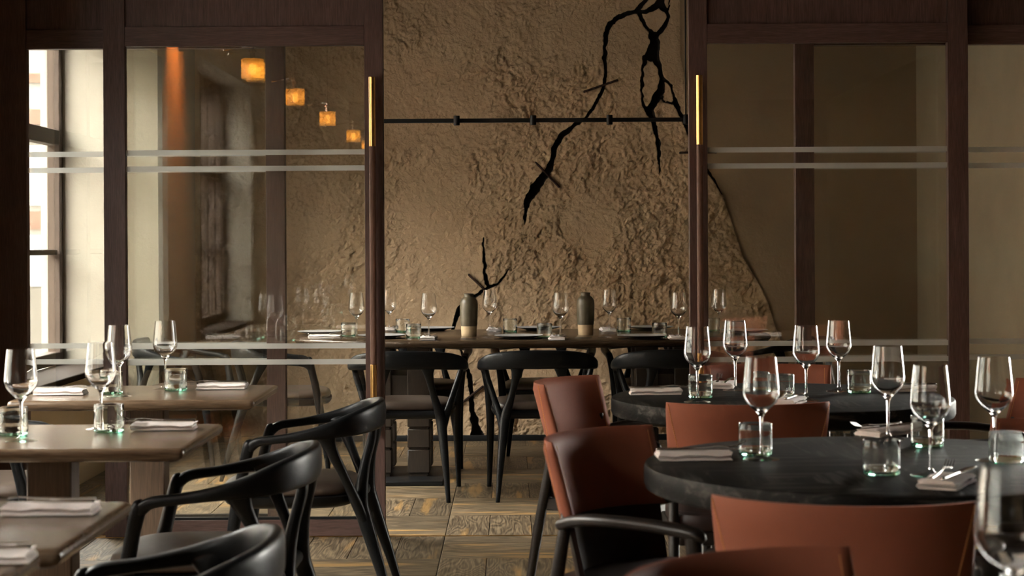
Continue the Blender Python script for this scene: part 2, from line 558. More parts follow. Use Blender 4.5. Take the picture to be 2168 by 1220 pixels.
class Proto:
    """a kind of thing: optional root mesh and a list of (part name, mesh, parts below, label)"""

    def __init__(self, name, root=None):
        self.name, self.root, self.parts = name, root, []

    def part(self, name, mesh, subs=(), label=None):
        self.parts.append((name, mesh, subs, label))
        return self

    def spawn(self, label, cat, loc, rz=0.0, group=None, rot=None):
        r = link(self.name, self.root)
        r.location = loc
        r.rotation_euler = rot if rot else (0, 0, rz)
        tag(r, label, cat, group)
        for (n, me, subs, lb) in self.parts:
            p = link(n, me, r)
            if lb:
                p['label'] = lb
            for (n2, me2) in subs:
                q = link(n2, me2, p)
                if n2 == 'stitching':
                    q['kind'] = 'stuff'
        return r


# ------------------------------------------------------------------ the room
XL, XR, XRM = -2.25, 2.55, 4.4        # left wall, right wall of the back room, right wall of the front room
YB, YF, YD = 11.3, -9.6, 7.63         # back wall, wall behind the camera, the sliding doors
CEIL = 3.2


def structure(name, mb, mat, smooth=True, parent=None):
    o = link(name, mb.mesh(name, mat, smooth) if isinstance(mb, MB) else mb, parent)
    if parent is None:
        o['kind'] = 'structure'
    return o


# --- floor: basket weave of fumed oak planks
fl = structure('floor', MB().box(XL - 0.4, XRM + 0.2, YF - 0.2, YB + 0.3, -0.15, -0.010), M['subfloor'], False)
BL, PW, GAP, X0, Y0 = 0.555, 0.185, 0.0022, -0.29, 7.645


def plank_mesh(name, quads, solid=True):
    """quads: (x0, x1, y0, y1, along_x); each a shallow chamfered board with uv in metres along its grain"""
    vs, fs, uvs = [], [], []
    for (x0, x1, y0, y1, ax) in quads:
        o = len(vs)
        e = 0.0022
        vs += [(x0, y0, -0.010), (x1, y0, -0.010), (x1, y1, -0.010), (x0, y1, -0.010),
               (x0, y0, -0.0016), (x1, y0, -0.0016), (x1, y1, -0.0016), (x0, y1, -0.0016),
               (x0 + e, y0 + e, 0), (x1 - e, y0 + e, 0), (x1 - e, y1 - e, 0), (x0 + e, y1 - e, 0)]
        F = [(8, 9, 10, 11)] + [(a, (a + 1) % 4, 4 + (a + 1) % 4, 4 + a) for a in range(4)] + [(4 + a, 4 + (a + 1) % 4, 8 + (a + 1) % 4, 8 + a) for a in range(4)]
        for f in F:
            fs.append(tuple(i + o for i in f))
            for i in f:
                p = vs[o + i]
                uvs.append((p[0], p[1]) if ax else (p[1], p[0]))
    me = bpy.data.meshes.new(name)
    me.from_pydata(vs, [], fs)
    uvl = me.uv_layers.new(name='UVMap')
    uvl.data.foreach_set('uv', [c for u in uvs for c in u])
    me.materials.append(M['plank'])
    return me


pm = plank_mesh('plank', [(-BL / 2 + GAP / 2, BL / 2 - GAP / 2, -PW / 2 + GAP / 2, PW / 2 - GAP / 2, True)])
rest = []
nplank = 0
for i in range(-5, 9):
    for j in range(-32, 8):
        bx, by = X0 + i * BL, Y0 + j * BL
        if bx + BL < XL - 0.3 or bx > XRM + 0.1 or by > YB + 0.2 or by + BL < YF - 0.1:
            continue
        ax = (i + j) % 2 != 0
        near = (-1.7 < bx + BL / 2 < 0.75) and by > 6.0 and by + BL / 2 < YB + 0.1
        near = near or (-1.15 < bx + BL / 2 < 0.5 and by > 5.4)
        for k in range(3):
            if ax:
                cx, cy = bx + BL / 2, by + PW * (k + 0.5)
            else:
                cx, cy = bx + PW * (k + 0.5), by + BL / 2
            if near and nplank < 298:
                o = link('plank', pm, fl)
                o.location = (cx, cy, 0)
                o.rotation_euler = (0, 0, 0 if ax else PI / 2)
                nplank += 1
            else:
                hx, hy = (BL / 2, PW / 2) if ax else (PW / 2, BL / 2)
                rest.append((cx - hx + GAP / 2, cx + hx - GAP / 2, cy - hy + GAP / 2, cy + hy - GAP / 2, ax))
rp = link('far_planks', plank_mesh('far_planks', rest), fl)
rp['kind'] = 'stuff'

structure('ceiling', MB().box(XL - 0.4, XRM + 0.2, YF - 0.2, YB + 0.3, CEIL, CEIL + 0.1), M['ceiling'], False)

# --- left wall with deep window openings
mb = MB()
TH = 0.40
ys = [YF - 0.2]
for (a, b) in WINS:
    ys += [a, b]
ys.append(YB + 0.3)
for k in range(0, len(ys), 2):
    mb.box(XL - TH, XL, ys[k], ys[k + 1], 0, CEIL)
for (a, b), HEAD in zip(WINS, HEADS):
    mb.box(XL - TH, XL, a, b, 0, SILL)
    mb.box(XL - TH, XL, a, b, HEAD, CEIL)
mb.box(XL - 0.01, -1.99, 10.1, YB + 0.02, 0, CEIL)      # corner pier beside the far window
wl = structure('wall_left', mb, M['pale'], False)
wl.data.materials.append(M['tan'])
wl.data.materials.append(M['pier'])          # reveals and pier front darkened, wall faces lightened, to balance the light
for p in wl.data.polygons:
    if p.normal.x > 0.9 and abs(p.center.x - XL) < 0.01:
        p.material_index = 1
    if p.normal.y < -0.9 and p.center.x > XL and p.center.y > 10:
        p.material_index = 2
# right walls and the wall behind the camera
structure('wall_right', MB().box(XR, XR + 0.15, 7.78, YB + 0.3, 0, CEIL), M['smooth'], False)
structure('wall_east', MB().box(XRM, XRM + 0.2, YF - 0.2, 7.78, 0, CEIL), M['dark_wall'], False)
structure('wall_front', MB().box(XL - 0.4, XRM + 0.2, YF - 0.2, YF, 0, CEIL), M['dark_wall'], False)


# --- back wall: a thick skin of trowelled plaster with real cracks
def vnoise(X, Z, f, seed):
    rs = np.random.RandomState(seed)
    T = rs.rand(256, 256)
    x, z = X * f + 40.0, Z * f + 40.0
    xi, zi = np.floor(x).astype(int), np.floor(z).astype(int)
    fx, fz = x - xi, z - zi
    fx, fz = fx * fx * fx * (fx * (fx * 6 - 15) + 10), fz * fz * fz * (fz * (fz * 6 - 15) + 10)
    a, b = T[xi % 256, zi % 256], T[(xi + 1) % 256, zi % 256]
    c, d = T[xi % 256, (zi + 1) % 256], T[(xi + 1) % 256, (zi + 1) % 256]
    return (a * (1 - fx) + b * fx) * (1 - fz) + (c * (1 - fx) + d * fx) * fz


def fbm(X, Z, f, seed, octv=4, gain=0.5):
    s, a, t = 0, 1.0, 0
    for k in range(octv):
        s = s + a * vnoise(X, Z, f * 2.03 ** k, seed + k)
        t += a
        a *= gain
    return s / t


def sstep(x, a, b):
    t = np.clip((x - a) / (b - a), 0, 1)
    return t * t * (3 - 2 * t)


C3 = lambda L: [(900 + x / 3.05, y / 3.05, w / 3.05) for (x, y, w) in L]
C7 = lambda L: [(900 + x / 3.05, 380 + y / 3.05, w / 3.05) for (x, y, w) in L]
C5 = lambda L: [(700 + x / 3.21, 720 + y / 3.21, w / 3.21) for (x, y, w) in L]
cracks = [
    C3([(1445, -40, 22), (1425, 0, 22), (1360, 75, 26), (1260, 105, 30), (1200, 150, 42), (1167, 210, 36), (1160, 300, 28), (1158, 380, 30), (1166, 470, 20),
        (1155, 545, 20), (1125, 620, 26), (1080, 710, 25), (1035, 760, 18), (960, 815, 30), (890, 870, 40), (845, 930, 38), (825, 1010, 38), (800, 1090, 42),
        (750, 1160, 56), (705, 1215, 62)]),
    C7([(720, 40, 64), (680, 110, 54), (655, 170, 42), (648, 230, 20), (640, 300, 5)]),
    C3([(1525, -40, 60), (1520, 0, 55), (1500, 35, 38), (1430, 75, 34), (1365, 78, 30)]),
    C3([(1525, 0, 30), (1530, 50, 34), (1560, 70, 26), (1567, 130, 24), (1533, 180, 30), (1500, 222, 34)]),
    C3([(1575, -20, 6), (1572, 60, 14)]),
    C3([(1380, 92, 26), (1408, 140, 20), (1448, 196, 26), (1462, 226, 36)]),
    C3([(1480, 236, 66), (1480, 285, 62), (1472, 335, 82), (1462, 362, 84)]),
    C3([(1420, 375, 36), (1403, 440, 18), (1402, 520, 22), (1398, 600, 14), (1408, 680, 20), (1438, 716, 34)]),
    C3([(1480, 360, 70), (1512, 440, 32), (1532, 515, 30), (1518, 590, 52), (1472, 668, 48), (1440, 714, 42)]),
    C3([(1540, 510, 24), (1585, 560, 16), (1606, 630, 20), (1618, 665, 26)]),
    C3([(1518, 612, 20), (1540, 648, 14), (1580, 664, 16), (1616, 672, 26)]),
    C3([(1448, 722, 50), (1466, 762, 38), (1490, 850, 30), (1506, 930, 30), (1510, 1020, 18), (1517, 1130, 5)]),
    C3([(1610, 660, 30), (1640, 720, 28), (1665, 770, 25), (1692, 830, 25), (1712, 890, 20), (1760, 1010, 20), (1835, 1125, 20), (1880, 1190, 13), (1930, 1290, 6)]),
    C7([(378, 376, 8), (380, 440, 15), (382, 520, 17), (386, 600, 22), (396, 660, 30), (412, 690, 28)]),
    C7([(412, 690, 26), (460, 681, 16), (500, 642, 15), (552, 562, 4)]),
    C7([(404, 694, 26), (360, 730, 22), (315, 762, 22), (255, 800, 30), (215, 850, 38), (195, 920, 28), (182, 975, 20)]),
    C5([(835, -60, 18), (880, 60, 18), (925, 170, 18), (945, 250, 34), (955, 330, 30), (958, 420, 34), (966, 500, 44), (985, 580, 60), (998, 640, 96), (1000, 668, 112)]),
]
CELL = 0.0062
ZTOP = 2.86
nx, nz = int((XR - XL) / CELL) + 1, int(ZTOP / CELL) + 1
gx = np.linspace(XL, XR, nx)
gz = np.linspace(0.0, ZTOP, nz)
GX, GZ = np.meshgrid(gx, gz, indexing='ij')
# wobbly lookup so that crack edges are ragged
WX = GX + (vnoise(GX, GZ, 30, 90) - 0.5) * 0.012 + (vnoise(GX, GZ, 70, 91) - 0.5) * 0.005
WZ = GZ + (vnoise(GX, GZ, 30, 92) - 0.5) * 0.012 + (vnoise(GX, GZ, 70, 93) - 0.5) * 0.005
SD = np.full(GX.shape, 9.0)
for L in cracks:
    Q = []
    for (px, py, w) in L:
        x, z = on_y(px, py, YB)
        Q.append((x, z, w * YB / FPX / 2))
    for (ax, az, ar), (bx, bz, br) in zip(Q[:-1], Q[1:]):
        dx, dz = bx - ax, bz - az
        l2 = dx * dx + dz * dz + 1e-12
        m = 0.25
        sx = (gx > min(ax, bx) - m) & (gx < max(ax, bx) + m)
        sz = (gz > min(az, bz) - m) & (gz < max(az, bz) + m)
        if not sx.any() or not sz.any():
            continue
        ix, iz = np.where(sx)[0], np.where(sz)[0]
        sl = (slice(ix[0], ix[-1] + 1), slice(iz[0], iz[-1] + 1))
        t = np.clip(((WX[sl] - ax) * dx + (WZ[sl] - az) * dz) / l2, 0, 1)
        d = np.hypot(WX[sl] - ax - t * dx, WZ[sl] - az - t * dz) - (ar + (br - ar) * t)
        SD[sl] = np.minimum(SD[sl], d)
# trowelled relief
wx = GX + (fbm(GX, GZ, 5, 11) - 0.5) * 0.22
wz = GZ + (fbm(GX, GZ, 5, 15) - 0.5) * 0.22
big = fbm(wx, wz, 3.0, 21, 3)
led = sstep(fbm(wx, wz, 6.0, 31, 6, 0.62), 0.50, 0.530) * 0.008 + sstep(fbm(wx * 1.1, wz, 9.0, 41, 6, 0.65), 0.52, 0.550) * 0.007
led = led + sstep(fbm(wx, wz * 1.2, 13.0, 45, 5, 0.65), 0.54, 0.575) * 0.005
crumb = fbm(GX + (wx - GX) * 0.4, GZ + (wz - GZ) * 0.4, 19.0, 51, 5, 0.85)
rid = sstep(crumb, 0.40, 0.64) + 0.5 * sstep(fbm(GX, GZ, 34.0, 81, 3, 0.8), 0.5, 0.66)
fine = fbm(GX, GZ, 55.0, 61, 3, 0.7) - 0.5
rough = sstep(fbm(GX, GZ, 2.3, 71, 5, 0.6), 0.38, 0.60) * 0.75 + 0.25
# smooth slabs: beside the upper right cracks, and right of the long thin seam
sx0, sz0 = on_y(1400, 90, YB)
seam = np.array([on_y(*p, YB) for p in ((1440, 120), (1478, 300), (1503, 372), (1530, 418), (1552, 480), (1572, 545), (1600, 590), (1625, 640), (1640, 690), (1660, 740), (1690, 940))])
order = np.argsort(seam[:, 1])
xs = np.interp(gz, seam[order, 1], seam[order, 0])[None, :]
right = sstep(GX - xs, -0.02, 0.02)
slab = np.exp(-(((GX - sx0) / 0.33) ** 2 + ((GZ - sz0) / 0.55) ** 2) * 0.9)
rough = rough * (1 - 0.93 * right) * (1 - 0.88 * slab)
led = led * (1 - 0.95 * right) * (1 - 0.75 * slab)
H = (big - 0.5) * 0.020 * (1 - 0.6 * right) + (0.35 + 0.65 * rough) * led * 1.0 + rough * (rid * 0.0090 + fine * 0.013)
H += 0.006 * np.exp(-((GX - xs) / 0.010) ** 2) * (GZ < 1.72) + 0.006 * (1 - right)
# plaster lips curl up a little at the cracks
H += 0.006 * np.exp(-np.clip(SD, 0, 1) / 0.03)
g0, g1 = np.gradient(SD, CELL)
gl = np.maximum(np.sqrt(g0 ** 2 + g1 ** 2), 0.5)
edge = np.abs(SD) < CELL * 0.58 * gl
PX = np.where(edge, GX - SD * g0 / gl ** 2, GX)
PZ = np.where(edge, GZ - SD * g1 / gl ** 2, GZ)
inside = (SD < 0) & ~edge
PY = YB - H + inside * (0.05 + H)
co = np.stack([PX, PY, PZ], -1).reshape(-1, 3)
idx = np.arange(nx * nz).reshape(nx, nz)
quads = np.stack([idx[:-1, :-1], idx[1:, :-1], idx[1:, 1:], idx[:-1, 1:]], -1).reshape(-1, 4)
state = (inside.astype(int) - (~inside & ~edge).astype(int)).reshape(-1)     # 1 hollow, 0 rim, -1 plaster
q = state[quads]
flip = (q[:, 0] * q[:, 2] < 0)
t1 = np.where(flip[:, None], quads[:, [0, 1, 3]], quads[:, [0, 1, 2]])
t2 = np.where(flip[:, None], quads[:, [1, 2, 3]], quads[:, [0, 2, 3]])
tris = np.concatenate([t1, t2])
ts = state[tris]
ins = ((ts == 1).any(1) & ~(ts == -1).any(1)) | ((ts == 0).all(1) & (SD.reshape(-1)[tris].mean(1) < 0))
panel = (right.reshape(-1)[tris].mean(1) > 0.5) & ~ins
me = bpy.data.meshes.new('wall_back')
me.vertices.add(len(co))
me.vertices.foreach_set('co', co.astype(np.float32).ravel())
me.loops.add(len(tris) * 3)
me.loops.foreach_set('vertex_index', tris.astype(np.int32).ravel())
me.polygons.add(len(tris))
me.polygons.foreach_set('loop_start', np.arange(0, len(tris) * 3, 3, dtype=np.int32))
me.polygons.foreach_set('loop_total', np.full(len(tris), 3, dtype=np.int32))
me.materials.append(M['stucco'])
me.materials.append(M['hollow'])
me.materials.append(M['smooth_panel'])
me.polygons.foreach_set('material_index', (ins + 2 * panel).astype(np.int32))
me.update(calc_edges=True)
me.validate()
me.shade_smooth()
wb_ = structure('wall_back', me, None)
bk = link('backing', MB().box(XL - 0.4, XR + 0.15, YB + 0.08, YB + 0.3, 0, CEIL).box(XL, XR, YB - 0.004, YB + 0.09, ZTOP, CEIL).mesh('backing', M['stucco'], False), wb_)
structure('baseboard_back', MB().box(XL, XR, YB - 0.035, YB - 0.012, 0.0, 0.036, 0.002), M['black_metal'])


# iron staples hammered across the cracks
def staple(p0, p1, label):
    a, b = on_y(*p0, YB), on_y(*p1, YB)
    A, B = Vector((a[0], YB - 0.034, a[1])), Vector((b[0], YB - 0.034, b[1]))
    t = (B - A).normalized()
    c = (A + B) / 2
    mb = MB().sweep([A - c + Vector((0, 0.07, 0)), A - c + Vector((0, 0.012, 0)), A - c + t * 0.012, (A + B) / 2 - c, B - c - t * 0.012, B - c + Vector((0, 0.012, 0)), B - c + Vector((0, 0.07, 0))],
                    [0.0075] * 7, 8, up=(0.1, 0.3, 1), sub=4)
    o = link('iron_staple', mb.mesh('iron_staple', M['iron']))
    o.location = c
    tag(o, label, 'staple', 'iron staples across the wall cracks')


staple((1237, 195), (1306, 171), 'rusted iron staple across the upper long crack, above the black lamp bar')
staple((1134, 345), (1183, 396), 'rusted iron staple slanting down across the long crack, below the black lamp bar')
staple((1440, 324), (1515, 323), 'level iron staple crossing the crack half behind the right door edge')
staple((993, 582), (1025, 612), 'short iron staple just above the left vase at the forked crack')
staple((976, 854), (1022, 818), 'iron staple across the low crack, seen between chair legs near the floor')

# --- partition: header, two fixed glazed screens, two sliding doors
structure('trim_1', MB().box(XL, XRM, 7.56, 7.80, 2.62, CEIL), M['frame_h'], False)
structure('trim_2', MB().box(XL, XRM, YD - 0.006, YD + 0.006, -0.004, 0.0022), M['brass'], False)


def glazed(name, x0, x1, yc, th, stiles, zr, ztop, zbot, kind_h, low=True):
    """framed leaf: stiles (x ranges), top rail, upper veneer panel, bottom rail, pane, four frosted bands"""
    root = link(name, None)
    root['kind'] = 'structure'
    root.location = ((x0 + x1) / 2, yc, 0)
    ox = (x0 + x1) / 2

    def b(nm, xa, xb, ya, yb, za, zb, mat, r=0.0015):
        o = link(nm, MB().box(xa - ox, xb - ox, ya, yb, za, zb, r, 1).mesh(nm, mat), root)
        return o
    for (a, c) in stiles:
        b('stile', a, c, -th / 2, th / 2, zbot, ztop, M['frame_v'])
    for (sa, sb) in zip(stiles[:-1], stiles[1:]):
        a, c = sa[1], sb[0]
        b('top_rail', a, c, -th / 2 + 0.001, th / 2 - 0.001, zr[1], zr[2], M['frame_h'])
        b('head_rail', a, c, -th / 2 + 0.001, th / 2 - 0.001, ztop - 0.07, ztop, M['frame_h'])
        b('veneer_panel', a - 0.004, c + 0.004, -0.006, 0.006, zr[2] - 0.004, ztop - 0.066, M['frame_v'], 0)
        b('bottom_rail', a, c, -th / 2 + 0.001, th / 2 - 0.001, zbot, zr[0], M['frame_h'])
        b('glazing_bead', a, c, -0.011, 0.011, zr[0], zr[0] + 0.010, M['black_metal'], 0)
        b('glass_pane', a - 0.004, c + 0.004, -0.004, 0.004, zr[0] - 0.004, zr[1] + 0.004, M['pane'], 0)
        for z in (1.6355, 1.567, 0.812, 0.744):
            b('frosted_band', a, c, -0.0056, -0.0046, z - 0.0112, z + 0.0112, M['band'], 0)
    return root


ZR = (0.075, 2.087, 2.17)
dl = glazed('door_1', -1.730, -0.543, YD, 0.042, [(-1.730, -1.638), (-0.623, -0.543)], ZR, 2.60, 0.006, 0)
dr = glazed('door_2', 0.753, 1.937, YD, 0.042, [(0.753, 0.831), (1.851, 1.937)], ZR, 2.60, 0.006, 0)
glazed('window_4', XL, -0.973, 7.72, 0.05, [(XL, -2.08), (-1.054, -0.973)], ZR, 2.62, 0.0, 0)
glazed('window_5', 1.217, XRM, 7.72, 0.05, [(1.217, 1.298), (2.56, 2.66), (XRM - 0.1, XRM)], ZR, 2.62, 0.0, 0)


def pull(door, x):
    """long round pull: brass ends, walnut grip, black mounts"""
    ox = door.location.x
    yy = -0.021 - 0.036
    X = x - ox
    grip = MB().lathe([(0, 0.735), (0.0135, 0.735), (0.0135, 1.655), (0, 1.655)], 20, (X, yy, 0))
    g = link('handle', grip.mesh('handle', M['handle_wood']), door)
    g['label'] = 'long round walnut pull with brass ends'
    for (a, b2) in ((0.447, 0.735), (1.655, 1.949)):
        e = MB().lathe([(0, a), (0.0125, a), (0.0138, a + 0.0015), (0.0138, b2 - 0.0015), (0.0125, b2), (0, b2)], 20, (X, yy, 0))
        link('brass_end', e.mesh('brass_end', M['brass']), g)
    for z in (0.60, 1.845):
        link('mount', MB().cyl((X, yy + 0.005, z), (X, -0.020, z), 0.009).mesh('mount', M['black_metal']), g)


pull(dl, -0.587)
pull(dr, 0.794)

# --- windows in the left wall
for k, (a, b) in enumerate(WINS):
    HEAD = HEADS[k]
    root = link('window_%d' % (k + 1), None)
    root['kind'] = 'structure'
    yc = (a + b) / 2
    root.location = (XL - TH + 0.09, yc, 0)
    h = (b - a) / 2

    deep = 0.035 if k == 2 else 0.065

    def bar(nm, y0, y1, z0, z1, t=deep):
        link(nm, MB().box(-t, t, y0, y1, z0, z1, 0.004, 1).mesh(nm, M['win_frame']), root)
    bar('jamb', -h, -h + 0.075, SILL, HEAD)
    bar('jamb', h - 0.075, h, SILL, HEAD)
    bar('head', -h + 0.075, h - 0.075, HEAD - 0.075, HEAD)
    bar('bottom_rail', -h + 0.075, h - 0.075, SILL + 0.03, SILL + 0.10)
    nm_ = (7, 5, 2)[k]  # many mullions in the unseen front windows, set to cut daylight
    for q in range(1, nm_):
        yy = -h + 2 * h * q / nm_
        bar('mullion', yy - 0.04, yy + 0.04, SILL + 0.10, HEAD - 0.075)
    bar('transom', -h + 0.075, h - 0.075, 1.80, 1.885)
    bar('glazing_bar', -h + 0.075, h - 0.075, 1.19, 1.22, 0.02)
    link('glass_pane', MB().box(-0.003, 0.003, -h + 0.05, h - 0.05, SILL + 0.05, HEAD - 0.05).mesh('glass_pane', M['win_pane'], False), root)
    link('window_sill', MB().box(0.035, TH - 0.07, -h, h, SILL - 0.002, SILL + 0.03, 0.004, 1).mesh('window_sill', M['sill']), root)

# --- outside: street and two buildings
structure('terrain', MB().box(-60, XL - TH, -40, 70, -0.7, -0.5), M['street'], False)


def building(label, x0, x1, y0, y1, ztop, face, bands, rows):
    """face 'y': front looks to -Y; face 'x': front looks to +X"""
    root = link('building', None)
    tag(root, label, 'building', 'buildings across the street')
    root.location = (0, 0, -0.5)
    link('wall', MB().box(x0, x1, y0, y1, 0, ztop + 0.5).mesh('wall', M['far_render' if face == 'y' else 'stone'], False), root)
    for (z0, z1, mk, out) in bands:
        if face == 'y':
            m_ = MB().box(x0, x1, y0 - out, y0 + 0.02, z0 + 0.5, z1 + 0.5)
        else:
            m_ = MB().box(x1 - 0.02, x1 + out, y0, y1, z0 + 0.5, z1 + 0.5)
        link('band', m_.mesh('band', M[mk], False), root)
    wme = {}
    for (z0, z1, pitch) in rows:
        a, b = (x0, x1) if face == 'y' else (y0, y1)
        n = int((b - a) / pitch)
        for i in range(n):
            c = a + pitch * (i + 0.5)
            key = (z0, z1)
            if key not in wme:
                w = pitch * 0.3
                if face == 'y':
                    wme[key] = (MB().box(-w, w, -0.06, 0.02, 0, z1 - z0).mesh('window', M['stone'], False),
                                MB().box(-w + 0.1, w - 0.1, -0.075, -0.06, 0.1, z1 - z0 - 0.1).mesh('pane', M['far_glass'], False))
                else:
                    wme[key] = (MB().box(-0.02, 0.06, -w, w, 0, z1 - z0).mesh('window', M['stone'], False),
                                MB().box(0.06, 0.075, -w + 0.1, w - 0.1, 0.1, z1 - z0 - 0.1).mesh('pane', M['far_glass'], False))
            o = link('window', wme[key][0], root)
            o.location = (c, y0, z0 + 0.5) if face == 'y' else (x1, c, z0 + 0.5)
            link('pane', wme[key][1], o)


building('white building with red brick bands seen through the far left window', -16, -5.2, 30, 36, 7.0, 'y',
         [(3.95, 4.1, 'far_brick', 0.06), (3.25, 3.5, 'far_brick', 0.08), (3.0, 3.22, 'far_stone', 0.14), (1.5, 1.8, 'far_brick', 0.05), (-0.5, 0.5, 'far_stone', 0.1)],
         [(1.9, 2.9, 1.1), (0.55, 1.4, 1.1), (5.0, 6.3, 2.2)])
building('unseen long grey stone facade across the street, shaped to block low daylight', -20, -12, -24, 27.0, 7.0, 'x',  # unseen facade added, its height and length hold back low daylight
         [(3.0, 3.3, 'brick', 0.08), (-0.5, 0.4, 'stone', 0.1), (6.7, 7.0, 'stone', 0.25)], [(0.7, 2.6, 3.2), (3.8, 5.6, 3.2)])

# ------------------------------------------------------------------ kinds of things
TZ = 0.75      # height of every table top


# --- black armchair: faces +Y
def chair_proto():
    P = Proto('armchair')
    seat = MB()
    rings = []
    for (s, z) in ((0.90, 0.424), (1.0, 0.432), (1.015, 0.444), (0.99, 0.457), (0.90, 0.467), (0.72, 0.473), (0.45, 0.475), (0.12, 0.475)):
        rings.append(superell(0.222 * s, 0.222 * s, 3.2, z, 48, 0, 0.015))
    seat.stack(rings)
    P.part('seat_cushion', seat.mesh('seat_cushion', M['brown_leather'], True, 60))
    fr = MB()
    rings = [superell(0.205 * s, 0.208 * s, 3.4, z, 48, 0, 0.012) for (s, z) in ((0.93, 0.386), (1.06, 0.396), (1.115, 0.412), (1.12, 0.426), (1.08, 0.4285))]
    fr.stack(rings)
    fr.sweep([(-0.17, -0.215, 0.408), (0, -0.213, 0.408), (0.17, -0.215, 0.408)], [(0.016, 0.020)] * 3, 12)
    P.part('seat_frame', fr.mesh('seat_frame', M['black_wood'], True, 60))
    half = [(0.256, 0.128, 0.590), (0.262, 0.095, 0.612), (0.270, 0.02, 0.622), (0.277, -0.07, 0.636), (0.270, -0.15, 0.652), (0.228, -0.215, 0.667), (0.13, -0.262, 0.677)]
    hr = [(0.018, 0.0165), (0.020, 0.015), (0.021, 0.014), (0.021, 0.0185), (0.0195, 0.028), (0.0175, 0.039), (0.0165, 0.044)]
    pts = half + [(0, -0.277, 0.679)] + [(-x, y, z) for (x, y, z) in reversed(half)]
    rr = hr + [(0.016, 0.046)] + list(reversed(hr))
    P.part('back_rail', MB().sweep(pts, rr, 24, sub=6, sq=3.0).mesh('back_rail', M['black_wood'], True, 60))
    for s in (-1, 1):
        front = MB().sweep([(s * 0.238, 0.225, 0.0), (s * 0.232, 0.198, 0.22), (s * 0.232, 0.172, 0.40), (s * 0.245, 0.148, 0.52), (s * 0.256, 0.130, 0.592), (s * 0.258, 0.122, 0.608)],
                           [0.0115, 0.0170, 0.0215, 0.0185, 0.0195, 0.016], 16, up=(0, 1, 0.1), sq=2.5)
        P.part('leg', front.mesh('leg', M['black_wood'], True, 60))
        rear = MB()
        rear.sweep([(s * 0.205, -0.340, 0.0), (s * 0.190, -0.292, 0.17), (s * 0.172, -0.238, 0.34), (s * 0.160, -0.222, 0.41), (s * 0.128, -0.234, 0.52), (s * 0.109, -0.256, 0.61), (s * 0.106, -0.262, 0.655)],
                   [0.0105, 0.0170, 0.0240, 0.0240, 0.0165, (0.024, 0.0150), (0.046, 0.010)], 16, up=(0, 1, 0.1), sq=2.5)
        rear.sweep([(s * 0.176, -0.240, 0.33), (s * 0.190, -0.212, 0.40), (s * 0.222, -0.172, 0.50), (s * 0.252, -0.132, 0.59), (s * 0.265, -0.115, 0.640)],
                   [0.0170, 0.0180, 0.0150, (0.015, 0.022), (0.011, 0.038)], 16, up=(0, 1, 0.1), sq=2.5)
        P.part('leg', rear.mesh('leg', M['black_wood'], True, 60), label='forked rear leg')
    return P


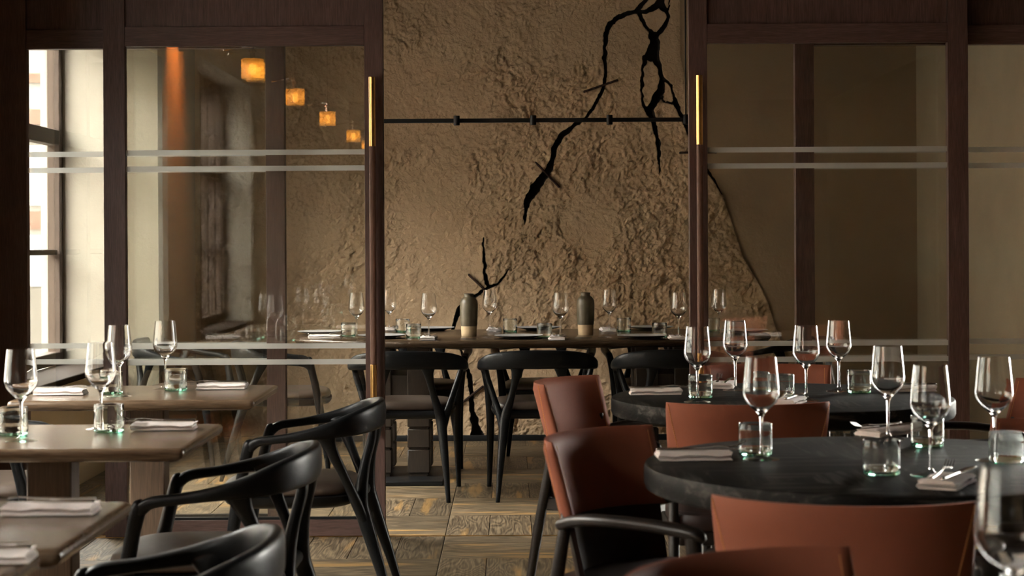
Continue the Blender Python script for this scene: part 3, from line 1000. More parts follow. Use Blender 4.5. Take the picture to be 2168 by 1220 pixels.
# --- leather armchair: faces +Y
def leather_proto():
    P = Proto('leather_armchair')
    sag, hw, th = 0.105, 0.232, 0.026
    z0, z1 = 0.60, 0.79

    def arc(s, zz):
        """outer face of the back: s in -1..1"""
        w = hw * (1.0 - 0.05 * (1 - zz))
        return Vector((w * math.sin(s * 1.0) / math.sin(1.0), -0.275 + sag * (1 - math.cos(s * 1.0)) / (1 - math.cos(1.0)) + 0.050 * (1 - zz), z0 + (z1 - z0) * zz))
    NS, NZ = 32, 8
    outer, inner = [], []
    for j in range(NZ + 1):
        zz = j / NZ
        ro, ri = [], []
        for i in range(NS + 1):
            s = -1 + 2 * i / NS
            p = arc(s, zz)
            n = Vector((math.sin(s * 0.9), -math.cos(s * 0.9), 0))
            e = min(1.0, min(j, NZ - j) / 1.0 * 0.75 + 0.35) * min(1.0, min(i, NS - i) / 1.0 * 0.75 + 0.35)
            ro.append(p + n * th * 0.5 * e)
            ri.append(p - n * th * 0.5 * e)
        outer.append(ro)
        inner.append(ri)
    rings = []
    for j in range(NZ + 1):
        rings.append(outer[j] + list(reversed(inner[j])))
    mb = MB()
    n = len(rings[0])
    vs = [p for r in rings for p in r]
    fs = []
    for j in range(NZ):
        for k in range(n):
            k2 = (k + 1) % n
            fs.append((j * n + k, j * n + k2, (j + 1) * n + k2, (j + 1) * n + k))
    for j in (0, NZ):
        for i in range(NS):
            fs.append((j * n + i, j * n + i + 1, j * n + (n - 2 - i), j * n + (n - 1 - i)))
    mb.add(vs, fs)
    back = mb.mesh('backrest', M['terracotta'], True, 70)
    st = MB()
    for sg in (-1, 1):
        for q in range(30):
            a, b = (q + 0.15) / 30, (q + 0.72) / 30
            pts = []
            for t in (a, b):
                s = sg * (0.925 - 0.17 * t)
                p = arc(s, 1 - t * 0.96 - 0.02)
                nn = Vector((math.sin(s * 0.9), -math.cos(s * 0.9), 0))
                pts.append(p + nn * (th * 0.5 + 0.0003))
            st.sweep(pts, [0.0014, 0.0014], 5, sub=1)
        for q in range(40):     # along the upright edge
            a, b = (q + 0.15) / 40, (q + 0.72) / 40
            pts = []
            for t in (a, b):
                s = sg * 0.93
                p = arc(s, 1 - t * 0.9 - 0.05)
                nn = Vector((math.sin(s * 0.9), -math.cos(s * 0.9), 0))
                pts.append(p - nn * (th * 0.5 + 0.0003))
            st.sweep(pts, [0.0011, 0.0011], 4, sub=1)
    stm = st.mesh('stitching', M['thread'])
    P.part('backrest', back, [('stitching', stm)], 'curved terracotta leather back panel')
    seat = MB()
    rings = [superell(0.215 * s, 0.215 * s, 5, z, 48, 0, 0.0) for (s, z) in ((0.97, 0.425), (1.0, 0.432), (1.0, 0.458), (0.975, 0.470), (0.85, 0.474), (0.4, 0.475))]
    seat.stack(rings)
    P.part('seat', seat.mesh('seat', M['dark_seat'], True, 50), label='near black leather seat')
    lw = MB()
    rows = []
    for j in range(5):
        zz = -0.80 * j / 4
        o_, i_ = [], []
        for i in range(17):
            q = (-1 + i / 8) * 0.90
            p = arc(q, 0.02)
            p = Vector((p.x * (1 - 0.06 * j / 4), p.y + 0.030 * j / 4 + 0.004, z0 + (z1 - z0) * zz))
            nn = Vector((math.sin(q * 0.9), -math.cos(q * 0.9), 0))
            o_.append(p + nn * 0.006)
            i_.append(p - nn * 0.006)
        rows.append(o_ + list(reversed(i_)))
    lw.stack(list(reversed(rows)))
    P.part('lower_back', lw.mesh('lower_back', M['dark_seat'], True, 50), label='near black panel between back and seat')
    fr = MB()
    for s in (-1, 1):
        fr.box(s * 0.205 - 0.012, s * 0.205 + 0.012, -0.19, 0.20, 0.385, 0.424, 0.003, 1)
    fr.box(-0.20, 0.20, 0.185, 0.209, 0.385, 0.424, 0.003, 1)
    fr.box(-0.20, 0.20, -0.205, -0.181, 0.385, 0.424, 0.003, 1)
    P.part('seat_frame', fr.mesh('seat_frame', M['wenge']))
    for s in (-1, 1):
        arm = MB().sweep([(s * 0.214, -0.160, 0.600), (s * 0.240, -0.10, 0.618), (s * 0.262, -0.02, 0.628), (s * 0.264, 0.10, 0.628), (s * 0.258, 0.205, 0.618), (s * 0.252, 0.226, 0.606)],
                         [(0.015, 0.013), (0.017, 0.014), (0.019, 0.014), (0.020, 0.014), (0.019, 0.015), (0.014, 0.012)], 14)
        P.part('arm', arm.mesh('arm', M['wenge'], True, 60))
        P.part('leg', MB().sweep([(s * 0.238, 0.225, 0), (s * 0.240, 0.215, 0.30), (s * 0.246, 0.208, 0.50), (s * 0.254, 0.205, 0.615)], [(0.011, 0.011), (0.017, 0.015), (0.017, 0.016), (0.019, 0.020)], 12, up=(0, 1, 0.1)).mesh('leg', M['wenge'], True, 60))
        P.part('leg', MB().sweep([(s * 0.222, -0.255, 0), (s * 0.215, -0.205, 0.30), (s * 0.214, -0.170, 0.48), (s * 0.210, -0.152, 0.59), (s * 0.200, -0.150, 0.66)], [(0.011, 0.011), (0.016, 0.017), (0.015, 0.016), (0.014, 0.014), (0.009, 0.008)], 12, up=(0, 1, 0.1)).mesh('leg', M['wenge'], True, 60))
    return P


def wine_proto():
    R = [(0, 0.0150), (0.0052, 0.0150), (0.0038, 0.030), (0.0034, 0.060), (0.0036, 0.085), (0.0050, 0.0975),
         (0.0095, 0.1060), (0.0180, 0.1140), (0.0280, 0.1230), (0.0360, 0.1330), (0.0408, 0.1440), (0.0420, 0.1530), (0.0412, 0.1650), (0.0395, 0.1850), (0.0374, 0.2080), (0.0350, 0.2300), (0.0346, 0.2340)]
    inner = [(0.0340, 0.2340), (0.0343, 0.2300), (0.0367, 0.2080), (0.0388, 0.1850), (0.0405, 0.1650), (0.0413, 0.1530), (0.0400, 0.1450), (0.0352, 0.1342), (0.0270, 0.1245), (0.0170, 0.1165), (0.0080, 0.1110), (0, 0.1090)]
    P = Proto('wine_glass', MB().lathe(R + inner, 40).mesh('wine_glass', M['wine'], True, 60))
    foot = [(0, 0.0002), (0.0415, 0.0002), (0.0422, 0.0012), (0.036, 0.0026), (0.022, 0.0052), (0.010, 0.0085), (0.0053, 0.0152)]
    return P.part('foot', MB().lathe(foot, 40).mesh('foot', M['pane_foot'], True, 60))


def tumbler_proto():
    P = Proto('water_tumbler')
    prof = [(0.0378, 0.0092), (0.0392, 0.0110), (0.0394, 0.020), (0.0392, 0.055), (0.0392, 0.0725), (0.0386, 0.0742), (0.0380, 0.0742), (0.0374, 0.0725), (0.0373, 0.055), (0.0372, 0.020), (0.0366, 0.0110), (0.0378, 0.0092)]
    base = [(0, 0.0016), (0.020, 0.0010), (0.033, 0.0), (0.0375, 0.0015), (0.0388, 0.0050), (0.0386, 0.0086), (0.036, 0.0090), (0.020, 0.0088), (0, 0.0088)]
    P.part('glass_wall', MB().lathe(prof, 40).mesh('glass_wall', M['tumbler'], True, 60))
    P.part('glass_base', MB().lathe(base, 40).mesh('glass_base', M['tumbler_base'], True, 60), label='thick sea-green glass base')
    return P


def napkin_mesh(seed):
    """a strip of linen folded over itself in flat layers; length along X"""
    rs = random.Random(seed)
    t, L, W = 0.0050, 0.165, 0.078
    path = [(-W / 2, t)]
    z = t
    sgn = 1
    for layer in range(3):
        e = W / 2 - 0.003 * rs.random() - 0.002 * layer
        path.append((sgn * e * 0.5, z))
        path.append((sgn * e, z + 0.0002))
        if layer < 2:
            path.append((sgn * (e + 0.0036), z + 0.0030))
            path.append((sgn * e, z + 0.0060))
            z += 0.0062
            sgn = -sgn
    path = path[:-1] + [(path[-1][0], path[-1][1])]
    ring = []
    NX = 14
    ph, am = rs.random() * 6, 0.0015
    pts = [Vector(p) for p in path]
    nor = []
    for i in range(len(pts)):
        d = (pts[min(i + 1, len(pts) - 1)] - pts[max(i - 1, 0)]).normalized()
        nor.append(Vector((-d.y, d.x)))
    prof = [p + n * t * 0.5 for p, n in zip(pts, nor)] + [p - n * t * 0.5 for p, n in zip(reversed(pts), reversed(nor))]
    mb = MB()
    vs, fs = [], []
    n = len(prof)
    for k in range(NX + 1):
        x = -L / 2 + L * k / NX
        for p in prof:
            lift = max(0.0, p.y) / 0.018
            zz = p.y + am * lift * math.sin(x * 60 + ph) + lift * 0.0012 * math.sin(x * 130 + p.x * 50)
            vs.append((x + 0.003 * math.sin(p.y * 300 + ph) * (abs(x) / L * 2) ** 3, p.x + 0.0015 * math.sin(x * 35 + p.y * 200), max(zz, 0.0004)))
    for k in range(NX):
        for i in range(n):
            i2 = (i + 1) % n
            fs.append((k * n + i, k * n + i2, (k + 1) * n + i2, (k + 1) * n + i))
    m = len(pts)
    for k in (0, NX):
        for i in range(m - 1):
            fs.append((k * n + i, k * n + i + 1, k * n + n - 2 - i, k * n + n - 1 - i))
    return mb.add(vs, fs).mesh('napkin', M['linen'], True, 60)


NAPK = 0.0205


def fork_mesh():
    mb = MB()
    mb.sweep([(-0.10, 0, 0.004), (-0.06, 0, 0.0035), (0.0, 0, 0.005), (0.035, 0, 0.008), (0.05, 0, 0.007), (0.060, 0, 0.0055)],
             [(0.0055, 0.0016), (0.0048, 0.0016), (0.0028, 0.0016), (0.0030, 0.0014), (0.0085, 0.0012), (0.0105, 0.0011)], 10)
    for y in (-0.0084, -0.0028, 0.0028, 0.0084):
        mb.sweep([(0.058, y, 0.0055), (0.075, y, 0.0060), (0.090, y, 0.0115), (0.103, y, 0.0190)], [(0.0016, 0.0011), (0.0013, 0.0010), (0.0011, 0.0009), (0.0005, 0.0005)], 6)
    return mb.mesh('fork', M['steel'], True, 60)


def knife_mesh():
    mb = MB()
    mb.sweep([(-0.115, 0, 0.004), (-0.08, 0, 0.004), (-0.02, 0, 0.004), (0.0, 0, 0.004)], [(0.0058, 0.0032), (0.0056, 0.0034), (0.0046, 0.0030), (0.0036, 0.0020)], 10)
    mb.sweep([(-0.004, 0, 0.004), (0.02, 0.001, 0.004), (0.07, 0.001, 0.004), (0.10, -0.001, 0.004), (0.112, -0.004, 0.004)], [(0.004, 0.0014), (0.0085, 0.0010), (0.0092, 0.0009), (0.0066, 0.0008), (0.0016, 0.0006)], 10)
    return mb.mesh('knife', M['steel'], True, 60)


def plate_proto():
    P = Proto('dinner_plate')
    under = [(0, 0.001), (0.060, 0.0), (0.066, 0.0005), (0.080, 0.0050), (0.110, 0.0120), (0.126, 0.0168), (0.1275, 0.0180), (0.126, 0.0176), (0.110, 0.0132), (0.080, 0.0075), (0, 0.0065)]
    top = [(0, 0.0066), (0.078, 0.0076), (0.090, 0.0105), (0.110, 0.0138), (0.1262, 0.0181), (0.1255, 0.0188), (0.110, 0.0148), (0.090, 0.0116), (0.078, 0.0088), (0, 0.0080)]
    P.root = MB().lathe(under, 48).mesh('dinner_plate', M['plate_under'], True, 50)
    P.part('glazed_face', MB().lathe(top, 48).mesh('glazed_face', M['plate_top'], True, 50), label='pale grey glazed upper face')
    return P


def vase_proto():
    P = Proto('stoneware_vase')
    body = [(0, 0.056), (0.0425, 0.054), (0.0440, 0.060), (0.0468, 0.110), (0.0476, 0.150), (0.0470, 0.172), (0.0440, 0.188), (0.0370, 0.200), (0.0285, 0.207), (0.0248, 0.211), (0.0242, 0.217),
            (0.0258, 0.222), (0.0262, 0.2255), (0.0235, 0.2265), (0.0205, 0.224), (0.0200, 0.205), (0.030, 0.180), (0.038, 0.10), (0.035, 0.060), (0, 0.058)]
    base = [(0, 0.0), (0.0385, 0.0), (0.0400, 0.002), (0.0412, 0.020), (0.0426, 0.054), (0.0420, 0.0555), (0, 0.0555)]
    P.root = MB().lathe(body, 48).mesh('stoneware_vase', M['glaze'], True, 60)
    P.part('bare_clay_foot', MB().lathe(base, 48).mesh('bare_clay_foot', M['clay'], True, 50), label='bare cream clay lower band')
    return P


CH, LC, WG, TB, PL, VS = chair_proto(), leather_proto(), wine_proto(), tumbler_proto(), plate_proto(), vase_proto()
NAP = [Proto('folded_napkin', napkin_mesh(s)) for s in (1, 2, 3)]
FK, KN = Proto('fork', fork_mesh()), Proto('knife', knife_mesh())

# ------------------------------------------------------------------ tables
GL_T = 'small square-edged brown wood tables along the left'


def side_table(label, xr, y0, y1, w=0.79):
    xc, yc = xr - w / 2, (y0 + y1) / 2
    d = y1 - y0
    root = link('dining_table', None)
    root.location = (xc, yc, 0)
    tag(root, label, 'table', GL_T)
    top = MB()
    prof = [(0.020, TZ - 0.034), (0.006, TZ - 0.026), (0.001, TZ - 0.018), (0.0, TZ - 0.012), (0.002, TZ - 0.005), (0.007, TZ - 0.001), (0.012, TZ)]
    top.stack([rrect(w - 2 * i, d - 2 * i, 0.014, z, 5) for (i, z) in prof])
    link('tabletop', top.mesh('tabletop', M['table_wood'], True, 50), root)
    link('column', MB().box(-0.058, 0.058, -0.045, 0.045, 0.02, TZ - 0.033, 0.004, 1).mesh('column', M['table_leg']), root)
    link('base_plate', MB().box(-0.26, 0.26, -0.19, 0.19, 0.0, 0.02, 0.004, 1).mesh('base_plate', M['black_metal']), root)
    link('top_plate', MB().box(-0.2, 0.2, -0.13, 0.13, TZ - 0.040, TZ - 0.0335).mesh('top_plate', M['black_metal']), root)
    return root


side_table('brown wood table farthest back on the left, before the glass door', -0.825, 5.72, 6.33)
side_table('brown wood table in the middle of the left row', -0.803, 4.37, 4.98)
side_table('brown wood table at the lower left corner, its right edge cropped', -0.740, 2.93, 3.49)
side_table('brown wood table joined to the near side of the lower left table', -0.765, 2.28, 2.915)
side_table('brown wood table beside the camera, seen only mirrored in the glass door', -0.80, 0.62, 1.23)


def round_table(label, x, y, r=0.545, th=0.058):
    root = link('round_table', None)
    root.location = (x, y, 0)
    tag(root, label, 'table', 'round blackened oak tables')
    prof = [(0, TZ - th), (r - 0.012, TZ - th), (r - 0.003, TZ - th + 0.004), (r, TZ - th + 0.012), (r, TZ - 0.010), (r - 0.003, TZ - 0.003), (r - 0.010, TZ), (0, TZ)]
    link('tabletop', MB().lathe(prof, 96).mesh('tabletop', M['round_top'], True, 40), root)
    link('column', MB().lathe([(0, 0.012), (0.045, 0.012), (0.045, TZ - th - 0.006), (0, TZ - th - 0.006)], 32).mesh('column', M['black_metal']), root)
    link('base_plate', MB().lathe([(0, 0), (0.22, 0), (0.222, 0.004), (0.216, 0.012), (0, 0.012)], 64).mesh('base_plate', M['black_metal']), root)
    link('top_plate', MB().lathe([(0, TZ - th - 0.008), (0.22, TZ - th - 0.008), (0.22, TZ - th), (0, TZ - th)], 48).mesh('top_plate', M['black_metal']), root)
    return root


RT1, RT2, RT3 = (0.861, 5.76), (0.84, 4.03), (0.95, 1.75)
round_table('round black table farther from the camera, before the right glass door', *RT1)
round_table('round black table nearer the camera, ringed by leather chairs', *RT2)
round_table('round black table at the lower right, below the frame, under the blurred glass', *RT3)

# oval table in the back room
OT = (0.105, 9.66)
root = link('oval_table', None)
root.location = (OT[0], OT[1], 0)
tag(root, 'long oval dark wood table set for eight in the back room', 'table')
mb = MB()
prof = [(0.035, TZ - 0.040), (0.012, TZ - 0.030), (0.002, TZ - 0.018), (0.0, TZ - 0.012), (0.003, TZ - 0.004), (0.010, TZ)]
mb.stack([superell(1.275 - i, 0.61 - i, 2.7, z, 96) for (i, z) in prof])
link('tabletop', mb.mesh('tabletop', M['oval_wood'], True, 45), root)
for sx in (-1, 1):
    cx = sx * 0.70
    link('base_plate', MB().box(cx - 0.235, cx + 0.235, -0.46, 0.19, 0.0, 0.022, 0.004, 1).mesh('base_plate', M['black_metal']), root)
    link('top_plate', MB().box(cx - 0.20, cx + 0.20, -0.30, 0.24, TZ - 0.052, TZ - 0.040, 0.002, 1).mesh('top_plate', M['black_metal']), root)
    link('apron_block', MB().box(cx - 0.150, cx + 0.150, -0.245, 0.165, 0.43, 0.555, 0.004, 1).mesh('apron_block', M['oval_leg']), root)
    for qx in (-0.1, 0.1):
        for qy in (-0.2, 0.12):
            colm = MB()
            colm.box(cx + qx - 0.047, cx + qx + 0.047, qy - 0.047, qy + 0.047, 0.022, TZ - 0.052)
            for (a, b) in ((0.040, 0.162), (0.172, 0.270), (0.281, TZ - 0.053)):
                colm.box(cx + qx - 0.058, cx + qx + 0.058, qy - 0.058, qy + 0.058, a, b, 0.004, 1)
            link('column', colm.mesh('column', M['oval_leg']), root)

# linear pendant over the oval table
root = link('linear_pendant', None)
root.location = (0.12, 9.66, 1.903)
tag(root, 'thin black lamp bar with five small spots hanging above the oval table', 'lamp')
link('bar', MB().box(-0.84, 0.835, -0.011, 0.011, -0.011, 0.011, 0.002, 1).mesh('bar', M['black_metal']), root)
hd = MB().lathe([(0, -0.026), (0.014, -0.026), (0.0165, -0.024), (0.0165, 0.024), (0.0155, 0.026), (0, 0.026)], 24).mesh('spot_head', M['black_metal'])
for k in range(5):
    o = link('spot_head', hd, root)
    o.location = (-0.825 + 0.411 * k, -0.012, 0)
for s in (-0.825, 0.819):
    link('suspension_rod', MB().cyl((s, 0, 0.01), (s, 0, CEIL - 1.903), 0.004).mesh('suspension_rod', M['black_metal']), root)

# ------------------------------------------------------------------ chairs
GB, GLc = 'black wooden armchairs', 'terracotta leather armchairs'


def bc(label, x, y, deg, g):
    CH.spawn(label, 'chair', (x, y, 0), math.radians(deg), g)


g = 'black armchairs round the oval table'
bc('black armchair with its back to us, left of the three before the oval table', -0.516, 8.95, 0, g)
bc('black armchair with its back to us, middle of the three before the oval table', 0.121, 8.95, 1.5, g)
bc('black armchair with its back to us, right of the three, beside the right door post', 0.783, 8.95, 0, g)
bc('black armchair behind the oval table facing us, left of the three', -0.525, 10.12, 180, g)
bc('black armchair behind the oval table facing us, middle of the three', 0.175, 10.12, 180, g)
bc('black armchair behind the oval table facing us, right of the three', 0.80, 10.12, 180, g)
bc('black armchair at the left end of the oval table, behind the glass door', -1.22, 9.66, -83, g)
bc('black armchair at the right end of the oval table, behind the right glass', 1.44, 9.76, 104, g)
bc('black armchair standing alone by the corner pier of the back room', -1.80, 9.98, -100, g)
g = 'black armchairs at the left tables'
bc('black armchair right of the farthest left table, its back at the glass door edge', -0.72, 6.02, 90, g)
bc('black armchair right of the middle left table, arm and seat in full view', -0.795, 4.68, 90, g)
bc('black armchair at the lower edge of the picture, only its back rail and arm showing', -0.71, 3.24, 90, g)
bc('black armchair left of the farthest left table, pale-lit seat at the left picture edge', -1.74, 6.02, -90, g)


def lc(label, x, y, deg):
    LC.spawn(label, 'chair', (x, y, 0), math.radians(deg), GLc)


lc('terracotta leather chair left of the farther round table, seen side on', 0.353, 5.90, -115)
lc('terracotta leather chair left of the nearer round table, dark inner back and long arm', 0.36, 4.20, -124)
lc('terracotta leather chair with its back to us between the two round tables', 0.67, 5.29, 0)
lc('terracotta leather chair with its broad back to us before the nearer round table', 0.625, 3.37, -13)
lc('terracotta leather chair lowest in the picture, only its dark top edge showing', 0.435, 2.41, -140)
lc('terracotta leather chair behind the farther round table facing us', 0.935, 6.42, 180)
lc('terracotta leather chair at the right picture edge behind the nearer round table', 1.262, 4.32, 133)
lc('terracotta leather chair right of the farther round table, a sliver at the right edge', 1.50, 5.72, 90)


# ------------------------------------------------------------------ table ware
SET = []


def clear(x, y, r, offs=((0, 0),)):
    """slide a piece along the depth until it touches none of those already set down"""
    for step in range(80):
        for sg in (1, -1):
            yy = y + sg * step * 0.003
            if all(math.hypot(x + ox - a, yy + oy - b) > r + q for (ox, oy) in offs for (a, b, q) in SET):
                for (ox, oy) in offs:
                    SET.append((x + ox, yy + oy, r))
                return x, yy
    return x, y


def glass(px, py, label, z=TZ, g=None, xy=None):
    x, y = xy if xy else on_z(px, py, z)
    x, y = clear(x, y, 0.0425)
    WG.spawn(label, 'glass', (x, y, z), random.random() * 6, g)


def tumb(px, py, label, g=None, xy=None):
    x, y = xy if xy else on_z(px, py, TZ)
    x, y = clear(x, y, 0.0395)
    TB.spawn(label, 'tumbler', (x, y, TZ), random.random() * 6, g)


def napkin(px, py, deg, label, g, cut=True, k=0, xy=None, flip=1, where=''):
    x, y = xy if xy else on_z(px, py, TZ)
    a = math.radians(deg)
    x, y = clear(x, y, 0.038, [(o * math.cos(a), o * math.sin(a)) for o in (-0.045, 0, 0.045)])
    NAP[k % 3].spawn(label, 'napkin', (x, y, TZ), a, g)
    if not cut:
        return
    tilt = math.radians(4)
    c, s = math.cos(a), math.sin(a)
    zt = TZ + NAPK + 0.001
    # cutlery lies along the napkin, handles out over one end
    for (P, dx, dy, da, nm) in ((FK, 0.022 * flip, 0.018, 3, 'steel fork'), (KN, 0.030 * flip, -0.018, -2, 'steel knife')):
        rz = a + math.radians(da) + (0 if flip > 0 else PI)
        P.spawn('%s on the napkin %s' % (nm, where), nm.split()[1], (x + dx * c - dy * s, y + dx * s + dy * c, zt), 0, 'cutlery on the napkins', rot=(0, 0, rz))


gw, gt, gn = 'wine glasses', 'water tumblers', 'folded napkins'
# left tables
glass(45, 934, 'wine glass at the left end of the middle left table', g=gw)
glass(214, 909, 'wine glass behind the tumbler at the centre of the middle left table', g=gw)
tumb(27, 922, 'green-footed tumbler at the left picture edge on the middle left table', gt)
tumb(233, 914, 'green-footed tumbler beside the napkin on the middle left table', gt)
napkin(348, 910, 1, 'pink folded napkin on the right end of the middle left table', gn, k=0, flip=-1, where='on the middle left table')
glass(253, 840, 'wine glass before the tumbler at the centre of the farthest left table', g=gw)
glass(350, 823, 'wine glass behind the tumbler on the right of the farthest left table', g=gw)
tumb(235, 834, 'green-footed tumbler behind a wine glass on the farthest left table', gt)
tumb(372, 827, 'green-footed tumbler beside the napkin on the farthest left table', gt)
napkin(128, 836, 0, 'pink folded napkin on the left end of the farthest left table', gn, k=1, flip=1, where='at the left end of the farthest left table')
napkin(471, 824, 0, 'pink folded napkin on the right end of the farthest left table', gn, k=2, flip=-1, where='at the right end of the farthest left table')
napkin(108, 1088, 1, 'pink folded napkin on the lower left table', gn, k=0, flip=-1, where='on the lower left table')
napkin(-45, 1190, 4, 'tip of a pink napkin at the left picture edge on the lowest table', gn, k=1, flip=-1, where='on the lowest left table')
g2 = 'table ware mirrored in the glass door'
for k, (yy, nm) in enumerate(((3.22, 'lower left table'), (2.60, 'lowest left table'), (0.92, 'table beside the camera'))):
    glass(0, 0, 'wine glass out of frame on the %s, mirrored in the glass door' % nm, g=gw, xy=(-1.30, yy + 0.05))
    tumb(0, 0, 'tumbler out of frame on the %s, mirrored in the glass door' % nm, gt, xy=(-1.24, yy - 0.07))
# nearer round table
glass(1612, 973, 'wine glass before the tumbler at the left of the nearer round table', g=gw)
glass(2105, 976, 'wine glass at the right of the nearer round table, behind the edge tumbler', g=gw)
glass(1880, 931, 'wine glass at the back of the nearer round table, behind the clear front tumbler', g=gw)
glass(1970, 1008, 'wine glass at the front right of the nearer round table', g=gw)
tumb(1603, 967, 'tumbler behind the left wine glass on the nearer round table', gt)
tumb(1866, 1005, 'tumbler at the middle of the nearer round table, clear in front', gt)
tumb(1963, 946, 'tumbler behind the front right wine glass on the nearer round table', gt)
tumb(2130, 985, 'tumbler cut by the right picture edge on the nearer round table', gt)
napkin(1468, 974, 2, 'pink folded napkin at the left of the nearer round table', gn, k=0, flip=1, where='at the left of the nearer round table')
napkin(2004, 1030, 62, 'pink folded napkin at the front right of the nearer round table', gn, k=1, flip=1, where='at the front right of the nearer round table')
napkin(1896, 929, 40, 'pink folded napkin at the back of the nearer round table', gn, k=2, flip=-1, where='at the back of the nearer round table')
# farther round table
glass(1477, 852, 'wine glass at the left front of the farther round table, before the door post', g=gw)
glass(1557, 827, 'wine glass at the back left of the farther round table', g=gw)
glass(1707, 849, 'wine glass at the front right of the farther round table', g=gw)
glass(1776, 829, 'wine glass at the back right of the farther round table', g=gw)
tumb(1483, 843, 'tumbler behind the left front wine glass on the farther round table', gt)
tumb(1656, 842, 'tumbler right of centre on the farther round table, before the leather chair', gt)
tumb(1814, 830, 'tumbler at the right of the farther round table', gt)
tumb(1612, 836, 'tumbler seen through a wine bowl on the farther round table', gt)
napkin(1388, 836, 0, 'pink folded napkin at the left of the farther round table', gn, k=2, flip=1, where='at the left of the farther round table')
napkin(1668, 857, 68, 'pink folded napkin at the front of the farther round table, fork tines up', gn, k=0, flip=1, where='at the front of the farther round table')
napkin(1535, 824, 78, 'pink folded napkin at the back left of the farther round table', gn, k=1, flip=1, where='at the back left of the farther round table')
napkin(1930, 829, 3, 'pink folded napkin at the right end of the farther round table', gn, k=0, flip=-1, where='at the right of the farther round table')
# the table below the frame
glass(0, 0, 'large blurred wine glass in the lower right corner', g=gw, xy=(0.582, 2.10))

# oval table
gp = 'pale grey plates on the oval table'
for (px, py, lb) in ((679, 708, 'grey plate at the left end of the oval table'), (808, 716, 'grey plate on the oval table cut by the left door post'),
                     (1098, 717, 'grey plate on the oval table between the vases, at the front'), (1360, 717, 'grey plate on the oval table before the right front chair'),
                     (915, 700, 'grey plate on the oval table left of the left vase, at the rear'), (1140, 699, 'grey plate on the oval table between the vases, at the rear'),
                     (1378, 698, 'grey plate on the oval table right of the right vase, at the rear'), (1576, 705, 'grey plate at the right end of the oval table')):
    x, y = on_z(px, py, TZ)
    x, y = clear(x, y, 0.122)
    PL.spawn(lb, 'plate', (x, y, TZ), 0, gp)
for (px, py, lb) in ((755, 714, 'wine glass on the oval table left of the left door post'), (824, 703, 'wine glass on the oval table just right of the left door post'),
                     (908, 717, 'wine glass on the oval table between door post and left vase'), (1037, 704, 'wine glass on the oval table right of the left vase'),
                     (1187, 716, 'wine glass on the oval table left of the right vase'), (1290, 704, 'wine glass on the oval table right of the right vase'),
                     (1437, 716, 'wine glass on the oval table left of the right door post'), (1524, 704, 'wine glass on the oval table behind the right glass door')):
    glass(px, py, lb, g=gw)
for (px, py, lb) in ((737, 713, 'tumbler on the oval table behind the left glass door'), (853, 703, 'tumbler on the oval table, rear one near the left door post'),
                     (876, 716, 'tumbler on the oval table, front one near the left door post'), (1080, 703, 'tumbler on the oval table right of the left vase'),
                     (1153, 716, 'tumbler on the oval table midway between the vases'), (1321, 702, 'tumbler on the oval table right of the right vase'),
                     (1398, 715, 'tumbler on the oval table, front one near the right door post'), (1510, 702, 'tumbler on the oval table behind the right glass door')):
    tumb(px, py, lb, gt)
for (px, py, deg, k, wh) in ((688, 717, 0, 0, 'at the left end of the oval table'), (908, 719, 88, 1, 'before the left vase on the oval table'), (1180, 719, 86, 2, 'left of the right vase on the oval table'),
                             (1432, 719, 90, 0, 'near the right door post on the oval table'), (1046, 703, 90, 1, 'right of the left vase on the oval table'), (1288, 703, 92, 2, 'right of the right vase on the oval table'),
                             (820, 703, 90, 0, 'just right of the left door post on the oval table')):
    napkin(px, py, deg, 'pale folded napkin ' + wh, gn, k=k, flip=1 if py > 710 else -1, where=wh)
for (px, py, lb) in ((993, 712, 'olive stoneware vase with bare clay foot, left of the pair'), (1240, 709, 'olive stoneware vase with bare clay foot, right of the pair')):
    x, y = on_z(px, py, TZ)
    VS.spawn(lb, 'vase', (x, y, TZ), 0, 'stoneware vases on the oval table')


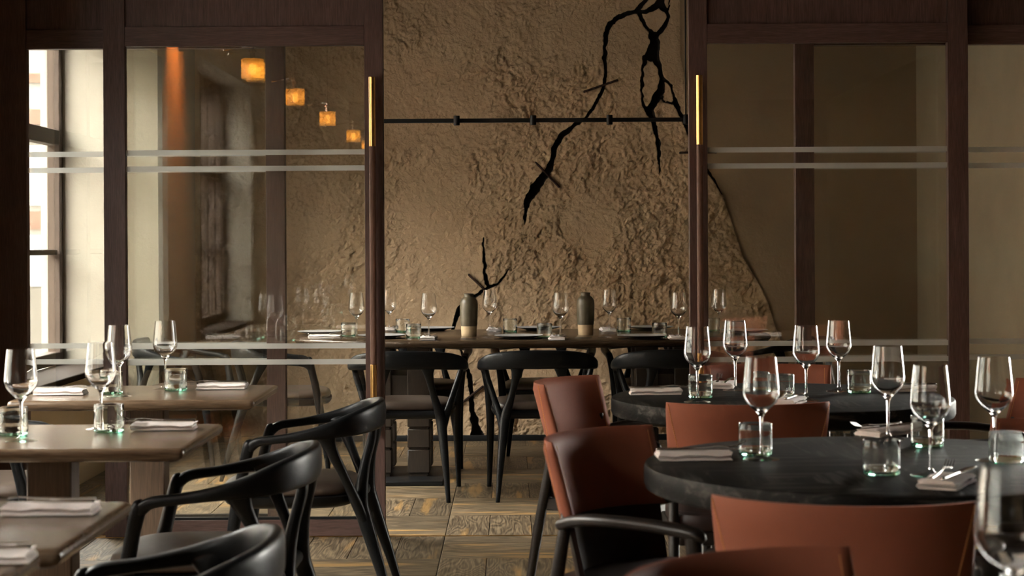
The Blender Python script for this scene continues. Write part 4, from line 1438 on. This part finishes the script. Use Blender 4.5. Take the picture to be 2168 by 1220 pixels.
# ------------------------------------------------------------------ lamps of the front room (seen mirrored in the glass door)
def lamp_proto():
    P = Proto('pendant_lamp')
    sh = MB()
    n = 56
    rows = []
    for (r, z) in ((0.060, -0.055), (0.062, -0.05), (0.062, 0.05), (0.060, 0.055)):
        rows.append([Vector(((r + 0.0009 * math.cos(28 * 2 * PI * k / n)) * math.cos(2 * PI * k / n), (r + 0.0009 * math.cos(28 * 2 * PI * k / n)) * math.sin(2 * PI * k / n), z)) for k in range(n)])
    vs = [p for r in rows for p in r]
    fs = [(i * n + k, i * n + (k + 1) % n, (i + 1) * n + (k + 1) % n, (i + 1) * n + k) for i in range(3) for k in range(n)]
    sh.add(vs, fs)
    P.part('lamp_shade', sh.mesh('lamp_shade', M['amber'], False), label='amber ribbed glass shade')
    P.part('bulb', MB().lathe([(0, -0.034), (0.012, -0.032), (0.018, -0.018), (0.018, 0.018), (0.012, 0.03), (0, 0.032)], 16).mesh('bulb', M['bulb']))
    P.part('stem', MB().lathe([(0, 0.03), (0.014, 0.03), (0.014, 0.09), (0.022, 0.095), (0.022, 0.105), (0.008, 0.112), (0.008, 0.13), (0, 0.13)], 20).mesh('stem', M['chrome']))
    P.part('arm', MB().sweep([(0, 0, 0.125), (-0.06, -0.02, 0.128), (-0.12, -0.01, 0.115), (-0.16, 0.02, 0.108)], [0.006, 0.005, 0.005, 0.008], 8).mesh('arm', M['chrome']))
    P.part('cord', MB().cyl((0, 0, 0.13), (0, 0, CEIL - 2.22), 0.003, 8).mesh('cord', M['black_metal']))
    return P


LP = lamp_proto()
for (y, nm) in ((5.26, 'the farthest left table'), (3.30, 'the lower left table'), (1.20, 'the table beside the camera'), (-1.10, 'the aisle behind the camera'), (-2.75, 'the far aisle behind the camera')):
    LP.spawn('amber glass pendant lamp over %s, mirrored in the glass' % nm, 'lamp', (-1.44, y, 2.22), 0.2, 'amber pendant lamps of the front room')

# copper coloured wall washer on the pier between the windows
spot_me = MB().lathe([(0, 0.0), (0.035, 0.0), (0.04, 0.01), (0.04, 0.12), (0, 0.12)], 24).mesh('wall_spotlight', M['black_metal'])
for (yy, lb) in ((3.32, 'small black ceiling spotlight washing the pier between the windows with orange'),):
    sp = link('wall_spotlight', spot_me)
    sp.location = (XL + 0.15, yy, CEIL - 0.12)
    tag(sp, lb, 'lamp')
    sd = bpy.data.lights.new('spot_glow', 'SPOT')
    sd.energy = 80
    sd.color = (1.0, 0.27, 0.05)
    sd.spot_size = math.radians(50)
    sd.spot_blend = 0.9
    sd.shadow_soft_size = 0.03
    so = bpy.data.objects.new('spot_glow', sd)
    col.objects.link(so)
    so.location = (XL + 0.15, yy, CEIL - 0.135)
    so.rotation_euler = (0, math.radians(12), 0)
print('planks', nplank, 'rest', len(rest), 'wall tris', len(tris))
